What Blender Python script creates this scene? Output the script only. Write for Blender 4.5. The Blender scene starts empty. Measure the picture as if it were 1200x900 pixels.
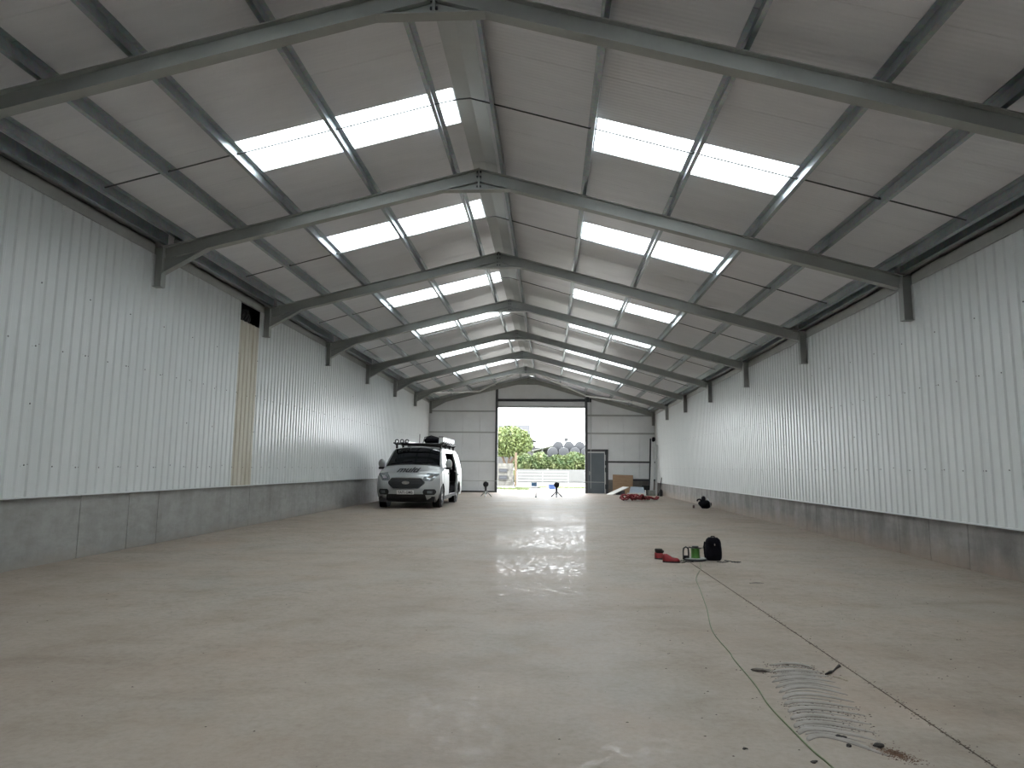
import bpy, bmesh, math, random
from mathutils import Vector, Matrix

random.seed(7)
S = bpy.context.scene
COL = S.collection
PI = math.pi

# ------------------------------------------------------------------ camera, sky, exposure
CAM_H = 1.25
PIT, YAW, ROL, FPX = 0.1250, 0.0572, 0.0093, 783.94
fw = Vector((-math.sin(YAW) * math.cos(PIT), math.cos(YAW) * math.cos(PIT), math.sin(PIT)))
rt = Vector((math.cos(YAW), math.sin(YAW), 0))
up = rt.cross(fw)
c_, s_ = math.cos(ROL), math.sin(ROL)
rt, up = c_ * rt + s_ * up, -s_ * rt + c_ * up
cam_d = bpy.data.cameras.new('camera')
cam_d.sensor_fit = 'HORIZONTAL'
cam_d.sensor_width = 36.0
cam_d.lens = FPX / 1200.0 * 36.0
cam_d.clip_end = 600
cam = bpy.data.objects.new('camera', cam_d)
M = Matrix((rt, up, -fw)).transposed().to_4x4()
M.translation = (0, 0, CAM_H)
cam.matrix_world = M
COL.objects.link(cam)
S.camera = cam

W = bpy.data.worlds.new('overcast_sky')
S.world = W
W.use_nodes = True
bg = W.node_tree.nodes['Background']
bg.inputs['Color'].default_value = (0.93, 0.97, 1.0, 1)
bg.inputs['Strength'].default_value = 7.0
S.view_settings.view_transform = 'Standard'
S.view_settings.look = 'None'
S.view_settings.gamma = 1.0
S.view_settings.use_curve_mapping = False
S.view_settings.exposure = 0.85
S.cycles.use_denoising = True
S.cycles.max_bounces = 12
S.cycles.diffuse_bounces = 7
S.cycles.glossy_bounces = 4
S.cycles.transmission_bounces = 6
S.cycles.transparent_max_bounces = 12
S.cycles.sample_clamp_indirect = 8.0

# ------------------------------------------------------------------ measures of the shed (metres)
FR = [5.963 + 4.132 * i for i in range(8)]            # frames in view
FRALL = [5.963 + 4.132 * i for i in range(-3, 8)]
Y_END = FR[7]
Y_START = FRALL[0]
XR, ZR = -1.131, 5.954                               # ridge line, top of the rafters
SL, SR = 0.243, 0.280                                # slopes of the two sides
PD = 0.17                                            # purlin depth
XL, XW = -6.335, 5.40                                 # lining faces
def raf(x): return ZR - (SL * (XR - x) if x < XR else SR * (x - XR))
def roof(x): return raf(x) + PD

# ------------------------------------------------------------------ materials
MATS = {}
def mat(name, col, rough=0.5, metal=0.0, var=0.0, scale=4.0, bump=0.0, bscale=60.0, col2=None, spec=0.5, stretch=(1, 1, 1)):
    if name in MATS: return MATS[name]
    m = bpy.data.materials.new(name); m.use_nodes = True
    nt = m.node_tree; N = nt.nodes; L = nt.links
    b = N['Principled BSDF']
    b.inputs['Roughness'].default_value = rough
    b.inputs['Metallic'].default_value = metal
    b.inputs['Specular IOR Level'].default_value = spec
    b.inputs['Base Color'].default_value = (*col, 1)
    if var or col2 or bump:
        tc = N.new('ShaderNodeTexCoord'); mp = N.new('ShaderNodeMapping')
        mp.inputs['Scale'].default_value = stretch
        L.new(tc.outputs['Object'], mp.inputs['Vector'])
    if var or col2:
        n = N.new('ShaderNodeTexNoise'); n.inputs['Scale'].default_value = scale; n.inputs['Detail'].default_value = 6
        n.inputs['Roughness'].default_value = 0.62
        L.new(mp.outputs['Vector'], n.inputs['Vector'])
        r = N.new('ShaderNodeValToRGB')
        c2 = col2 or tuple(min(1, c * (1 + var)) for c in col)
        c1 = col if col2 else tuple(c * (1 - var) for c in col)
        r.color_ramp.elements[0].position = 0.32; r.color_ramp.elements[0].color = (*c1, 1)
        r.color_ramp.elements[1].position = 0.68; r.color_ramp.elements[1].color = (*c2, 1)
        L.new(n.outputs['Fac'], r.inputs['Fac']); L.new(r.outputs['Color'], b.inputs['Base Color'])
    if bump:
        n2 = N.new('ShaderNodeTexNoise'); n2.inputs['Scale'].default_value = bscale; n2.inputs['Detail'].default_value = 4
        L.new(mp.outputs['Vector'], n2.inputs['Vector'])
        bp = N.new('ShaderNodeBump'); bp.inputs['Strength'].default_value = bump; bp.inputs['Distance'].default_value = 0.01
        L.new(n2.outputs['Fac'], bp.inputs['Height']); L.new(bp.outputs['Normal'], b.inputs['Normal'])
    MATS[name] = m
    return m

def nodes_of(name):
    m = bpy.data.materials.new(name); m.use_nodes = True; MATS[name] = m
    return m, m.node_tree.nodes, m.node_tree.links, m.node_tree.nodes['Principled BSDF']

def noise(N, L, vec, scale, detail=5, rough=0.6, mscale=None):
    if mscale:
        mp = N.new('ShaderNodeMapping'); mp.inputs['Scale'].default_value = mscale
        L.new(vec, mp.inputs['Vector']); vec = mp.outputs['Vector']
    n = N.new('ShaderNodeTexNoise'); n.inputs['Scale'].default_value = scale
    n.inputs['Detail'].default_value = detail; n.inputs['Roughness'].default_value = rough
    L.new(vec, n.inputs['Vector']); return n.outputs['Fac']

def ramp(N, L, fac, stops):
    r = N.new('ShaderNodeValToRGB'); e = r.color_ramp.elements
    while len(e) < len(stops): e.new(0.5)
    for i, (p, c) in enumerate(stops):
        e[i].position = p; e[i].color = (*c, 1) if len(c) == 3 else c
    L.new(fac, r.inputs['Fac']); return r.outputs['Color']

def mixc(N, L, fac, a, b, mode='MIX'):
    x = N.new('ShaderNodeMix'); x.data_type = 'RGBA'; x.blend_type = mode
    if isinstance(fac, float): x.inputs[0].default_value = fac
    else: L.new(fac, x.inputs[0])
    for sock, v in ((x.inputs[6], a), (x.inputs[7], b)):
        if isinstance(v, tuple): sock.default_value = (*v, 1)
        else: L.new(v, sock)
    return x.outputs[2]

def maprange(N, L, v, a, b, c, d):
    x = N.new('ShaderNodeMapRange'); x.inputs[1].default_value = a; x.inputs[2].default_value = b
    x.inputs[3].default_value = c; x.inputs[4].default_value = d
    L.new(v, x.inputs[0]); return x.outputs[0]

def world_pos(N):
    return N.new('ShaderNodeNewGeometry').outputs['Position']

# floor concrete: brown-grey, blotchy, scuffed, with a patchy polished film
m, N, L, B = nodes_of('floor_concrete')
P = world_pos(N)
big = noise(N, L, P, 0.35, 6, 0.6)
mid = noise(N, L, P, 1.7, 8, 0.68)
fine = noise(N, L, P, 26, 6, 0.7)
streak = noise(N, L, P, 1.2, 7, 0.65, (0.6, 1.6, 1))
base = ramp(N, L, big, [(0.30, (0.245, 0.198, 0.160)), (0.5, (0.288, 0.243, 0.203)), (0.70, (0.268, 0.242, 0.212))])
base = mixc(N, L, 1.0, base, ramp(N, L, mid, [(0.30, (0.84, 0.82, 0.78)), (0.5, (1.0, 1.0, 1.0)), (0.72, (1.10, 1.09, 1.07))]), 'MULTIPLY')
base = mixc(N, L, 0.55, base, ramp(N, L, streak, [(0.34, (0.76, 0.74, 0.71)), (0.47, (1, 1, 1)), (0.9, (1.05, 1.05, 1.05))]), 'MULTIPLY')
base = mixc(N, L, 1.0, base, ramp(N, L, fine, [(0.30, (0.86, 0.85, 0.83)), (0.55, (1.0, 1.0, 1.0)), (0.8, (1.05, 1.05, 1.05))]), 'MULTIPLY')
pnk = noise(N, L, P, 0.8, 5, 0.6)
base = mixc(N, L, maprange(N, L, pnk, 0.52, 0.72, 0.0, 0.5), base, (0.31, 0.232, 0.178))
L.new(base, B.inputs['Base Color'])
B.inputs['Roughness'].default_value = 0.62
B.inputs['Specular IOR Level'].default_value = 0.22
film = noise(N, L, P, 11, 8, 0.72)
area = noise(N, L, P, 0.55, 5, 0.6)
f1 = maprange(N, L, film, 0.50, 0.60, 0.0, 1.0)
f2 = maprange(N, L, area, 0.38, 0.60, 0.03, 0.33)
pr = N.new('ShaderNodeMath'); pr.operation = 'MULTIPLY'; L.new(f1, pr.inputs[0]); L.new(f2, pr.inputs[1])
L.new(pr.outputs[0], B.inputs['Coat Weight'])
B.inputs['Coat Roughness'].default_value = 0.10
bp = N.new('ShaderNodeBump'); bp.inputs['Strength'].default_value = 0.35; bp.inputs['Distance'].default_value = 0.008
hn = noise(N, L, P, 9, 7, 0.65, (1, 1.6, 1))
L.new(hn, bp.inputs['Height']); L.new(bp.outputs['Normal'], B.inputs['Normal'])
bp2 = N.new('ShaderNodeBump'); bp2.inputs['Strength'].default_value = 0.35; bp2.inputs['Distance'].default_value = 0.006
L.new(noise(N, L, P, 6, 5, 0.6), bp2.inputs['Height']); L.new(bp2.outputs['Normal'], B.inputs['Coat Normal'])

def concrete(name, a, b, dirt, dirt_h, dark):
    m, N, L, B = nodes_of(name)
    P = world_pos(N)
    n1 = noise(N, L, P, 1.3, 7, 0.65)
    n2 = noise(N, L, P, 7, 6, 0.65, (1, 0.6, 1.4))
    n3 = noise(N, L, P, 2.2, 6, 0.6, (1, 1.2, 0.35))
    col = ramp(N, L, n1, [(0.3, a), (0.7, b)])
    col = mixc(N, L, 1.0, col, ramp(N, L, n2, [(0.3, (0.84, 0.83, 0.82)), (0.6, (1.03, 1.03, 1.03))]), 'MULTIPLY')
    col = mixc(N, L, dark, col, ramp(N, L, n3, [(0.38, (0.52, 0.50, 0.48)), (0.58, (1, 1, 1))]), 'MULTIPLY')
    sp = N.new('ShaderNodeSeparateXYZ'); L.new(P, sp.inputs[0])
    ad = N.new('ShaderNodeMath'); ad.operation = 'MULTIPLY_ADD'; ad.inputs[1].default_value = -0.45; L.new(n1, ad.inputs[0]); L.new(sp.outputs['Z'], ad.inputs[2])
    f = maprange(N, L, ad.outputs[0], -0.25, dirt_h - 0.2, 0.8, 0.0)
    col = mixc(N, L, f, col, dirt)
    L.new(col, B.inputs['Base Color']); B.inputs['Roughness'].default_value = 0.75
    bp = N.new('ShaderNodeBump'); bp.inputs['Strength'].default_value = 0.25; bp.inputs['Distance'].default_value = 0.008
    L.new(noise(N, L, P, 18, 6, 0.65), bp.inputs['Height']); L.new(bp.outputs['Normal'], B.inputs['Normal'])
    return m
concrete('concrete_left', (0.27, 0.265, 0.25), (0.34, 0.335, 0.32), (0.28, 0.25, 0.215), 0.12, 0.30)
concrete('concrete_right', (0.19, 0.178, 0.165), (0.27, 0.255, 0.24), (0.25, 0.19, 0.145), 0.30, 0.75)

# galvanised steel with a soft spangle
m, N, L, B = nodes_of('galvanised')
P = world_pos(N)
v = N.new('ShaderNodeTexVoronoi'); v.inputs['Scale'].default_value = 28; L.new(P, v.inputs['Vector'])
n1 = noise(N, L, P, 2.5, 6, 0.6)
col = ramp(N, L, n1, [(0.3, (0.33, 0.37, 0.39)), (0.7, (0.50, 0.54, 0.55))])
col = mixc(N, L, 0.18, col, v.outputs['Color'], 'MULTIPLY')
L.new(col, B.inputs['Base Color']); B.inputs['Metallic'].default_value = 0.85
L.new(maprange(N, L, n1, 0.3, 0.7, 0.28, 0.46), B.inputs['Roughness'])

# white roof lining: enamel with fine ribs across the slope
m, N, L, B = nodes_of('roof_lining')
P = world_pos(N)
sp = N.new('ShaderNodeSeparateXYZ'); L.new(P, sp.inputs[0])
wv = N.new('ShaderNodeMath'); wv.operation = 'MULTIPLY'; wv.inputs[1].default_value = 2 * PI / 0.06; L.new(sp.outputs['Y'], wv.inputs[0])
sn = N.new('ShaderNodeMath'); sn.operation = 'SINE'; L.new(wv.outputs[0], sn.inputs[0])
nz = noise(N, L, P, 2.0, 5, 0.6, (0.6, 3, 1))
ad = N.new('ShaderNodeMath'); ad.operation = 'MULTIPLY_ADD'; ad.inputs[1].default_value = 2.5; L.new(nz, ad.inputs[0]); L.new(sn.outputs[0], ad.inputs[2])
bp = N.new('ShaderNodeBump'); bp.inputs['Strength'].default_value = 0.30; bp.inputs['Distance'].default_value = 0.0022
L.new(ad.outputs[0], bp.inputs['Height']); L.new(bp.outputs['Normal'], B.inputs['Normal'])
L.new(ramp(N, L, nz, [(0.3, (0.68, 0.675, 0.69)), (0.7, (0.74, 0.735, 0.75))]), B.inputs['Base Color'])
B.inputs['Roughness'].default_value = 0.30

# translucent rooflight sheet: lets the white sky through
m = bpy.data.materials.new('rooflight'); m.use_nodes = True; MATS['rooflight'] = m
N, L = m.node_tree.nodes, m.node_tree.links
N.remove(N['Principled BSDF'])
tr = N.new('ShaderNodeBsdfTransparent'); tr.inputs['Color'].default_value = (0.92, 0.94, 0.95, 1)
tl = N.new('ShaderNodeBsdfTranslucent'); tl.inputs['Color'].default_value = (0.9, 0.92, 0.92, 1)
mx = N.new('ShaderNodeMixShader'); mx.inputs[0].default_value = 0.25
L.new(tr.outputs[0], mx.inputs[1]); L.new(tl.outputs[0], mx.inputs[2]); L.new(mx.outputs[0], N['Material Output'].inputs['Surface'])

def glass(name, col, rough=0.05):
    return mat(name, col, rough, 0.0, spec=0.8)

mat('lining_white', (0.60, 0.62, 0.61), 0.30, 0.0, 0.05, 1.6, 0.05, 3.0, stretch=(1, 1, 0.3))
mat('lining_white_r', (0.60, 0.615, 0.60), 0.32, 0.0, 0.05, 1.6, 0.05, 3.0, stretch=(1, 1, 0.3))
mat('lining_beige', (0.42, 0.38, 0.29), 0.5, 0.0, 0.0, 2.2, 0.05, 6, col2=(0.55, 0.52, 0.44), stretch=(1, 2, 0.35))
mat('flashing', (0.58, 0.60, 0.59), 0.35, 0, 0.04)
mat('ridge_lining', (0.52, 0.54, 0.53), 0.5, 0, 0.05, 1.5)
mat('frame_paint', (0.33, 0.34, 0.315), 0.42, 0, 0.08, 2.0, 0.04, 40)
mat('frame_light', (0.42, 0.44, 0.43), 0.4, 0.2, 0.06, 3)
mat('brace_white', (0.68, 0.69, 0.68), 0.4, 0, 0.05, 3)
mat('beam_paint', (0.34, 0.345, 0.32), 0.5, 0, 0.08, 2.0)
mat('dark_steel', (0.045, 0.05, 0.055), 0.45, 0.2, 0.1, 3)
mat('jamb_steel', (0.075, 0.08, 0.085), 0.5, 0.1, 0.1, 3)
mat('rod_steel', (0.10, 0.105, 0.105), 0.5, 0.5, 0.1, 3)
mat('gable_white', (0.76, 0.78, 0.79), 0.38, 0, 0.05, 1.2, 0.03, 3)
mat('wall_dark', (0.03, 0.03, 0.03), 0.9, 0, 0.2, 3)
mat('screw', (0.08, 0.08, 0.08), 0.5, 0.3, 0.1, 3)
mat('dirt', (0.06, 0.045, 0.033), 0.95, 0, 0.35, 30, 0.5, 60)
mat('dirt_red', (0.13, 0.075, 0.048), 0.95, 0, 0.35, 18, 0.5, 60)
mat('mud', (0.028, 0.024, 0.02), 0.85, 0, 0.3, 25, 0.6, 70)
mat('black_plastic', (0.012, 0.012, 0.013), 0.42, 0, 0.15, 8)
mat('black_fabric', (0.006, 0.0055, 0.009), 0.9, 0, 0.25, 20, 0.3, 160, spec=0.15)
mat('rubber', (0.013, 0.013, 0.013), 0.7, 0, 0.2, 10, 0.2, 60)

# ------------------------------------------------------------------ mesh helpers
class MB:
    def __init__(s): s.v, s.f = [], []
    def add(s, vs, fs):
        o = len(s.v); s.v += [tuple(p) for p in vs]; s.f += [tuple(o + i for i in f) for f in fs]; return s
    def box(s, a, b):
        (x0, y0, z0), (x1, y1, z1) = a, b
        return s.add([(x0, y0, z0), (x1, y0, z0), (x1, y1, z0), (x0, y1, z0), (x0, y0, z1), (x1, y0, z1), (x1, y1, z1), (x0, y1, z1)],
                     [(0, 3, 2, 1), (4, 5, 6, 7), (0, 1, 5, 4), (1, 2, 6, 5), (2, 3, 7, 6), (3, 0, 4, 7)])
    def hexa(s, p):       # 8 points ordered like box
        return s.add(p, [(0, 3, 2, 1), (4, 5, 6, 7), (0, 1, 5, 4), (1, 2, 6, 5), (2, 3, 7, 6), (3, 0, 4, 7)])
    def prism(s, poly, fn):     # poly (a,b) extruded between fn(a,b,0) and fn(a,b,1)
        n = len(poly)
        return s.add([fn(a, b, 0) for a, b in poly] + [fn(a, b, 1) for a, b in poly],
                     [tuple(range(n))[::-1], tuple(range(n, 2 * n))] + [(i, (i + 1) % n, n + (i + 1) % n, n + i) for i in range(n)])
    def tube(s, pts, r, n=8, caps=True, flat=1.0):
        pts = [Vector(p) for p in pts]; rings = []
        for i, p in enumerate(pts):
            t = (pts[min(i + 1, len(pts) - 1)] - pts[max(i - 1, 0)]).normalized()
            a = t.cross(Vector((0, 0, 1)))
            if a.length < 1e-3: a = t.cross(Vector((0, 1, 0)))
            a.normalize(); b = a.cross(t)
            rr = r[i] if isinstance(r, (list, tuple)) else r
            rings.append([p + (a * math.cos(2 * PI * k / n) + b * math.sin(2 * PI * k / n) * flat) * rr for k in range(n)])
        o = len(s.v)
        for q in rings: s.v += [tuple(p) for p in q]
        for i in range(len(rings) - 1):
            for k in range(n):
                s.f.append((o + i * n + k, o + i * n + (k + 1) % n, o + (i + 1) * n + (k + 1) % n, o + (i + 1) * n + k))
        if caps:
            s.f.append(tuple(o + k for k in range(n))[::-1]); e = o + (len(rings) - 1) * n
            s.f.append(tuple(e + k for k in range(n)))
        return s
    def lathe(s, prof, c, axis='z', n=24):
        rings = []
        for r, h in prof:
            ring = []
            for k in range(n):
                a = 2 * PI * k / n
                x, y = r * math.cos(a), r * math.sin(a)
                ring.append((c[0] + x, c[1] + y, c[2] + h) if axis == 'z' else (c[0] + h, c[1] + x, c[2] + y) if axis == 'x' else (c[0] + x, c[1] + h, c[2] + y))
            rings.append(ring)
        o = len(s.v)
        for q in rings: s.v += q
        for i in range(len(rings) - 1):
            for k in range(n):
                s.f.append((o + i * n + k, o + i * n + (k + 1) % n, o + (i + 1) * n + (k + 1) % n, o + (i + 1) * n + k))
        s.f.append(tuple(o + k for k in range(n))[::-1]); e = o + (len(rings) - 1) * n
        s.f.append(tuple(e + k for k in range(n)))
        return s
    def grid(s, rows, flip=False):
        o = len(s.v); n = len(rows[0])
        for r in rows: s.v += [tuple(p) for p in r]
        for i in range(len(rows) - 1):
            for k in range(n - 1):
                q = (o + i * n + k, o + i * n + k + 1, o + (i + 1) * n + k + 1, o + (i + 1) * n + k)
                s.f.append(q[::-1] if flip else q)
        return s
    def ball(s, c, r, nu=10, nv=7, fn=None):
        rows = []
        for j in range(nv + 1):
            t = PI * j / nv
            rows.append([(c[0] + r[0] * math.sin(t) * math.cos(2 * PI * k / nu), c[1] + r[1] * math.sin(t) * math.sin(2 * PI * k / nu), c[2] + r[2] * math.cos(t)) for k in range(nu + 1)])
        if fn: rows = [[fn(p) for p in q] for q in rows]
        return s.grid(rows, True)
    def mesh(s, name, m, off=(0, 0, 0), smooth=False, fix=True):
        me = bpy.data.meshes.new(name)
        me.from_pydata([(a - off[0], b - off[1], c - off[2]) for a, b, c in s.v], [], s.f)
        if fix:
            bm = bmesh.new(); bm.from_mesh(me)
            bmesh.ops.remove_doubles(bm, verts=bm.verts, dist=1e-5)
            bmesh.ops.recalc_face_normals(bm, faces=bm.faces)
            bm.to_mesh(me); bm.free()
        me.materials.append(MATS[m] if isinstance(m, str) else m)
        if smooth: sm(me, smooth)
        return me
    def build(s, name, m, parent=None, off=None, smooth=False, fix=True):
        if off is None: off = tuple(wloc(parent)) if parent else (0, 0, 0)
        ob = bpy.data.objects.new(name, s.mesh(name, m, off, smooth, fix)); COL.objects.link(ob)
        if parent: ob.parent = parent
        else: ob.location = off
        return ob

def sm(me, ang=True):
    for p in me.polygons: p.use_smooth = True
    if ang is not True: me.set_sharp_from_angle(angle=math.radians(ang))

def wloc(o):
    v = Vector((0, 0, 0))
    while o: v += o.location; o = o.parent
    return v

def link(name, me, loc=(0, 0, 0), parent=None, rot=None, scale=None):
    o = bpy.data.objects.new(name, me); COL.objects.link(o); o.location = loc
    if parent: o.parent = parent; o.location = Vector(loc) - wloc(parent)
    if rot: o.rotation_euler = rot
    if scale: o.scale = scale
    return o

def thing(name, label, cat, loc=(0, 0, 0), group=None):
    o = bpy.data.objects.new(name, None); COL.objects.link(o); o.location = loc; o.empty_display_size = 0.2
    return tag(o, label, cat, group)

def tag(o, label, cat, group=None):
    o['label'] = label; o['category'] = cat
    if group: o['group'] = group
    return o

def struct(o): o['kind'] = 'structure'; return o
def stuff(o): o['kind'] = 'stuff'; return o

def blob(mb, c, r, seed, amp=0.25, nu=12, nv=8, flat0=True):
    rnd = random.Random(seed); ph = [(rnd.uniform(-3, 3), rnd.uniform(-3, 3), rnd.uniform(-3, 3), rnd.uniform(0, 6)) for _ in range(5)]
    def fn(p):
        d = [(p[i] - c[i]) / r[i] for i in range(3)]
        k = 1 + amp * sum(math.sin(a * d[0] * 1.3 + b * d[1] * 1.3 + e * d[2] + f) for a, b, e, f in ph) / 3
        q = [c[i] + d[i] * r[i] * k for i in range(3)]
        if flat0 and q[2] < 0.001: q[2] = 0.001
        return tuple(q)
    return mb.ball(c, r, nu, nv, fn)

# ------------------------------------------------------------------ floor
mb = MB().box((-6.9, Y_START - 0.3, -0.35), (5.9, Y_END + 0.25, -0.03))
floor = struct(mb.build('floor', 'dirt'))
JX = 1.905
for x0, x1, y0, y1 in ((-6.315, JX - 0.005, Y_START, 9.5), (JX + 0.005, 5.44, Y_START, 9.5), (-6.315, 5.44, 9.5, Y_END + 0.20)):
    b = MB().box((x0, y0, -0.03), (x1, y1, 0.0))
    b.build('slab', 'floor_concrete', floor)
# low ribbed ridges left in the concrete beside the joint
arcs = [((1.418, 4.599), (1.593, 4.662), (1.681, 4.56)), ((1.378, 4.458), (1.551, 4.518), (1.712, 4.458)), ((1.351, 4.355), (1.528, 4.427), (1.726, 4.388)),
        ((1.323, 4.248), (1.51, 4.355), (1.704, 4.281)), ((1.309, 4.143), (1.505, 4.272), (1.688, 4.166)), ((1.301, 4.058), (1.49, 4.184), (1.677, 4.052)),
        ((1.285, 3.951), (1.442, 4.056), (1.662, 3.937)), ((1.268, 3.858), (1.404, 3.931), (1.643, 3.831)), ((1.246, 3.746), (1.386, 3.825), (1.628, 3.733)),
        ((1.222, 3.641), (1.367, 3.716), (1.599, 3.609)), ((1.202, 3.534), (1.342, 3.616), (1.573, 3.495)), ((1.192, 3.45), (1.316, 3.531), (1.545, 3.395)),
        ((1.204, 3.376), (1.332, 3.436), (1.499, 3.228))]
mat('ridge_concrete', (0.18, 0.162, 0.14), 0.65, 0, 0.0, 9.0, 0.3, 40, col2=(0.27, 0.245, 0.22))
full = arcs + [tuple(tuple((a[i][k] + b[i][k]) / 2 for k in range(2)) for i in range(3)) for a, b in zip(arcs[:-1], arcs[1:])]
for i, (p, q, r) in enumerate(full):
    pts, rad = [], []
    for k in range(13):
        t = k / 12
        cx = 2 * q[0] - (p[0] + r[0]) / 2; cy = 2 * q[1] - (p[1] + r[1]) / 2
        if i >= len(arcs): t = 0.12 + 0.76 * t
        x = (1 - t) ** 2 * p[0] + 2 * t * (1 - t) * cx + t * t * r[0]
        y = (1 - t) ** 2 * p[1] + 2 * t * (1 - t) * cy + t * t * r[1]
        pts.append((x, y, 0.0)); rad.append((0.004 + 0.024 * math.sin(PI * min(1, max(0, k / 12))) ** 0.6) * (0.55 if i >= len(arcs) else 1))
    MB().tube(pts, rad, 8, True, 0.19).build('concrete_ridge', 'ridge_concrete', floor, smooth=True)
# grit packed along the joint and scattered over the slab: nobody could count it
mb = MB(); rnd = random.Random(3)
def fleck(x, y, r):
    a = rnd.uniform(0, 6.28); k = rnd.uniform(0.3, 0.7)
    pts = []
    for j in range(5):
        t = a + j * 2 * PI / 5; q = r * rnd.uniform(0.6, 1.2)
        pts.append((x + q * math.cos(t), y + q * math.sin(t) * k, 0.0008))
    o = len(mb.v); mb.v += pts; mb.v.append((x, y, 0.0008 + r * 0.35)); mb.f += [(o + j, o + (j + 1) % 5, o + 5) for j in range(5)]
for _ in range(420):
    y = 3.0 + rnd.random() ** 1.5 * 4.2
    fleck(JX + rnd.gauss(0, 0.012 + 0.01 * (1 if 3.7 < y < 4.4 else 0)), y, rnd.uniform(0.002, 0.008))
for _ in range(500):
    fleck(rnd.uniform(0.6, 5.0), 2.8 + rnd.random() ** 1.4 * 8, rnd.uniform(0.002, 0.009))
for _ in range(260):
    fleck(rnd.uniform(-5.5, 1.0), 2.8 + rnd.random() ** 1.3 * 16, rnd.uniform(0.002, 0.009))
for _ in range(900):
    t = rnd.random(); p, q, r = arcs[rnd.choice((0, 0, 1, 1, 2, 7, 8, 9, 10))]
    x = (1 - t) ** 2 * p[0] + 2 * t * (1 - t) * q[0] + t * t * r[0]; y = (1 - t) ** 2 * p[1] + 2 * t * (1 - t) * q[1] + t * t * r[1]
    fleck(x + rnd.gauss(0, 0.02), y + rnd.gauss(0.0, 0.03), rnd.uniform(0.002, 0.008))
stuff(mb.build('grit', 'dirt', floor, fix=False))

# ------------------------------------------------------------------ roof
SHEET = 0.90
Y_SKY = [7.98 + SHEET * k for k in (-9, -5, 0, 4, 9, 13, 18, 23)]       # rooflights, as first edges
ceiling = MB().hexa([(-1.30, Y_START - 0.2, roof(XR) + 0.02), (-0.70, Y_START - 0.2, roof(XR) + 0.02), (-0.70, Y_END + 0.2, roof(XR) + 0.02), (-1.30, Y_END + 0.2, roof(XR) + 0.02),
                     (-1.30, Y_START - 0.2, roof(XR) + 0.06), (-0.70, Y_START - 0.2, roof(XR) + 0.06), (-0.70, Y_END + 0.2, roof(XR) + 0.06), (-1.30, Y_END + 0.2, roof(XR) + 0.06)]).build('ceiling', 'flashing')
struct(ceiling)
def sheet_mesh(x0, x1, y0, y1, name, m, g=0.004):
    # underside follows the slope, small chamfers make the V joints
    mb = MB(); T = 0.045
    prof = [(y0, 0.004), (y0 + g, 0), (y1 - g, 0), (y1, 0.004), (y1, T), (y0, T)]
    mb.prism(prof, lambda y, h, e: ((x0, x1)[e], y, roof((x0, x1)[e]) + h))
    return mb
ny0 = int(math.floor((Y_START - 7.98) / SHEET)); ny1 = int(math.ceil((Y_END + 0.15 - 7.98) / SHEET))
SKYK = {-9, -5, 0, 4, 9, 13, 18, 23}
wn = 0
for k in range(ny0, ny1):
    y0 = 7.98 + SHEET * k; y1 = min(y0 + SHEET, Y_END + 0.2)
    y0 = max(y0, Y_START - 0.2)
    if k in SKYK:
        segs = [(-6.9, -4.10, 0), (-4.10, -1.245, 1), (-0.90, 0.585, 0), (0.585, 3.06, 1), (3.06, 5.95, 0)]
    else:
        segs = [(-6.9, -1.245, 0), (-0.90, 5.95, 0)]
    for a, b, w in segs:
        if w:
            wn += 1
            o = MB().prism([(y0 + 0.012, 0.012), (y1 - 0.012, 0.012), (y1 - 0.012, 0.016), (y0 + 0.012, 0.016)], lambda y, h, e: ((a + 0.01, b - 0.01)[e], y, roof((a + 0.01, b - 0.01)[e]) + h)).build('window_%d' % wn, 'rooflight')
            struct(o)
            fr = MB()
            for yy in (y0, y1 - 0.014):
                fr.prism([(yy, 0.0), (yy + 0.014, 0.0), (yy + 0.014, 0.045), (yy, 0.045)], lambda y, h, e: ((a, b)[e], y, roof((a, b)[e]) + h))
            for xx in (a, b - 0.014):
                fr.prism([(y0, 0.0), (y1, 0.0), (y1, 0.045), (y0, 0.045)], lambda y, h, e: (xx + 0.014 * e, y, roof(xx + 0.014 * e) + h))
            fr.build('rooflight_edge', 'flashing', o)
        else:
            sheet_mesh(a, b, y0, y1, 'roof_sheet', 'roof_lining').build('roof_sheet', 'roof_lining', ceiling)
# bent lining under the ridge, one length for each bay
for i in range(len(FRALL) - 1):
    y0, y1 = FRALL[i] + 0.004, FRALL[i + 1] - 0.004
    mb = MB(); t = 0.008
    xs = [(-1.245, roof(-1.245) - 0.010), (-1.045, roof(XR) - 0.035), (-0.850, roof(-0.850) - 0.010)]
    for (xa, za), (xb, zb) in zip(xs[:-1], xs[1:]):
        mb.hexa([(xa, y0, za), (xb, y0, zb), (xb, y1, zb), (xa, y1, za), (xa, y0, za + t), (xb, y0, zb + t), (xb, y1, zb + t), (xa, y1, za + t)])
    mb.build('ridge_flashing', 'ridge_lining', ceiling)

# ------------------------------------------------------------------ side walls
SW = 0.8885
def lining_mesh(sgn, z0, z1, m, name):
    # box-profile sheet: five ribs; sgn = direction the ribs stand out
    prof = [(0.0, 0.0)]; p = SW / 5
    for k in range(5):
        c = p * (k + 0.5)
        prof += [(c - 0.040, 0), (c - 0.018, 0.017), (c + 0.018, 0.017), (c + 0.040, 0)]
    prof += [(SW - 0.004, 0.0), (SW - 0.004, -0.004), (SW, -0.004)]
    rows = [[(sgn * h, y, z0) for y, h in prof], [(sgn * h, y, z1) for y, h in prof]]
    mb = MB().grid(rows, sgn < 0)
    back = [[(sgn * (h - 0.003), y, z0) for y, h in prof], [(sgn * (h - 0.003), y, z1) for y, h in prof]]
    mb.grid(back, sgn > 0)
    return mb.mesh(name, m, fix=False)

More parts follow.
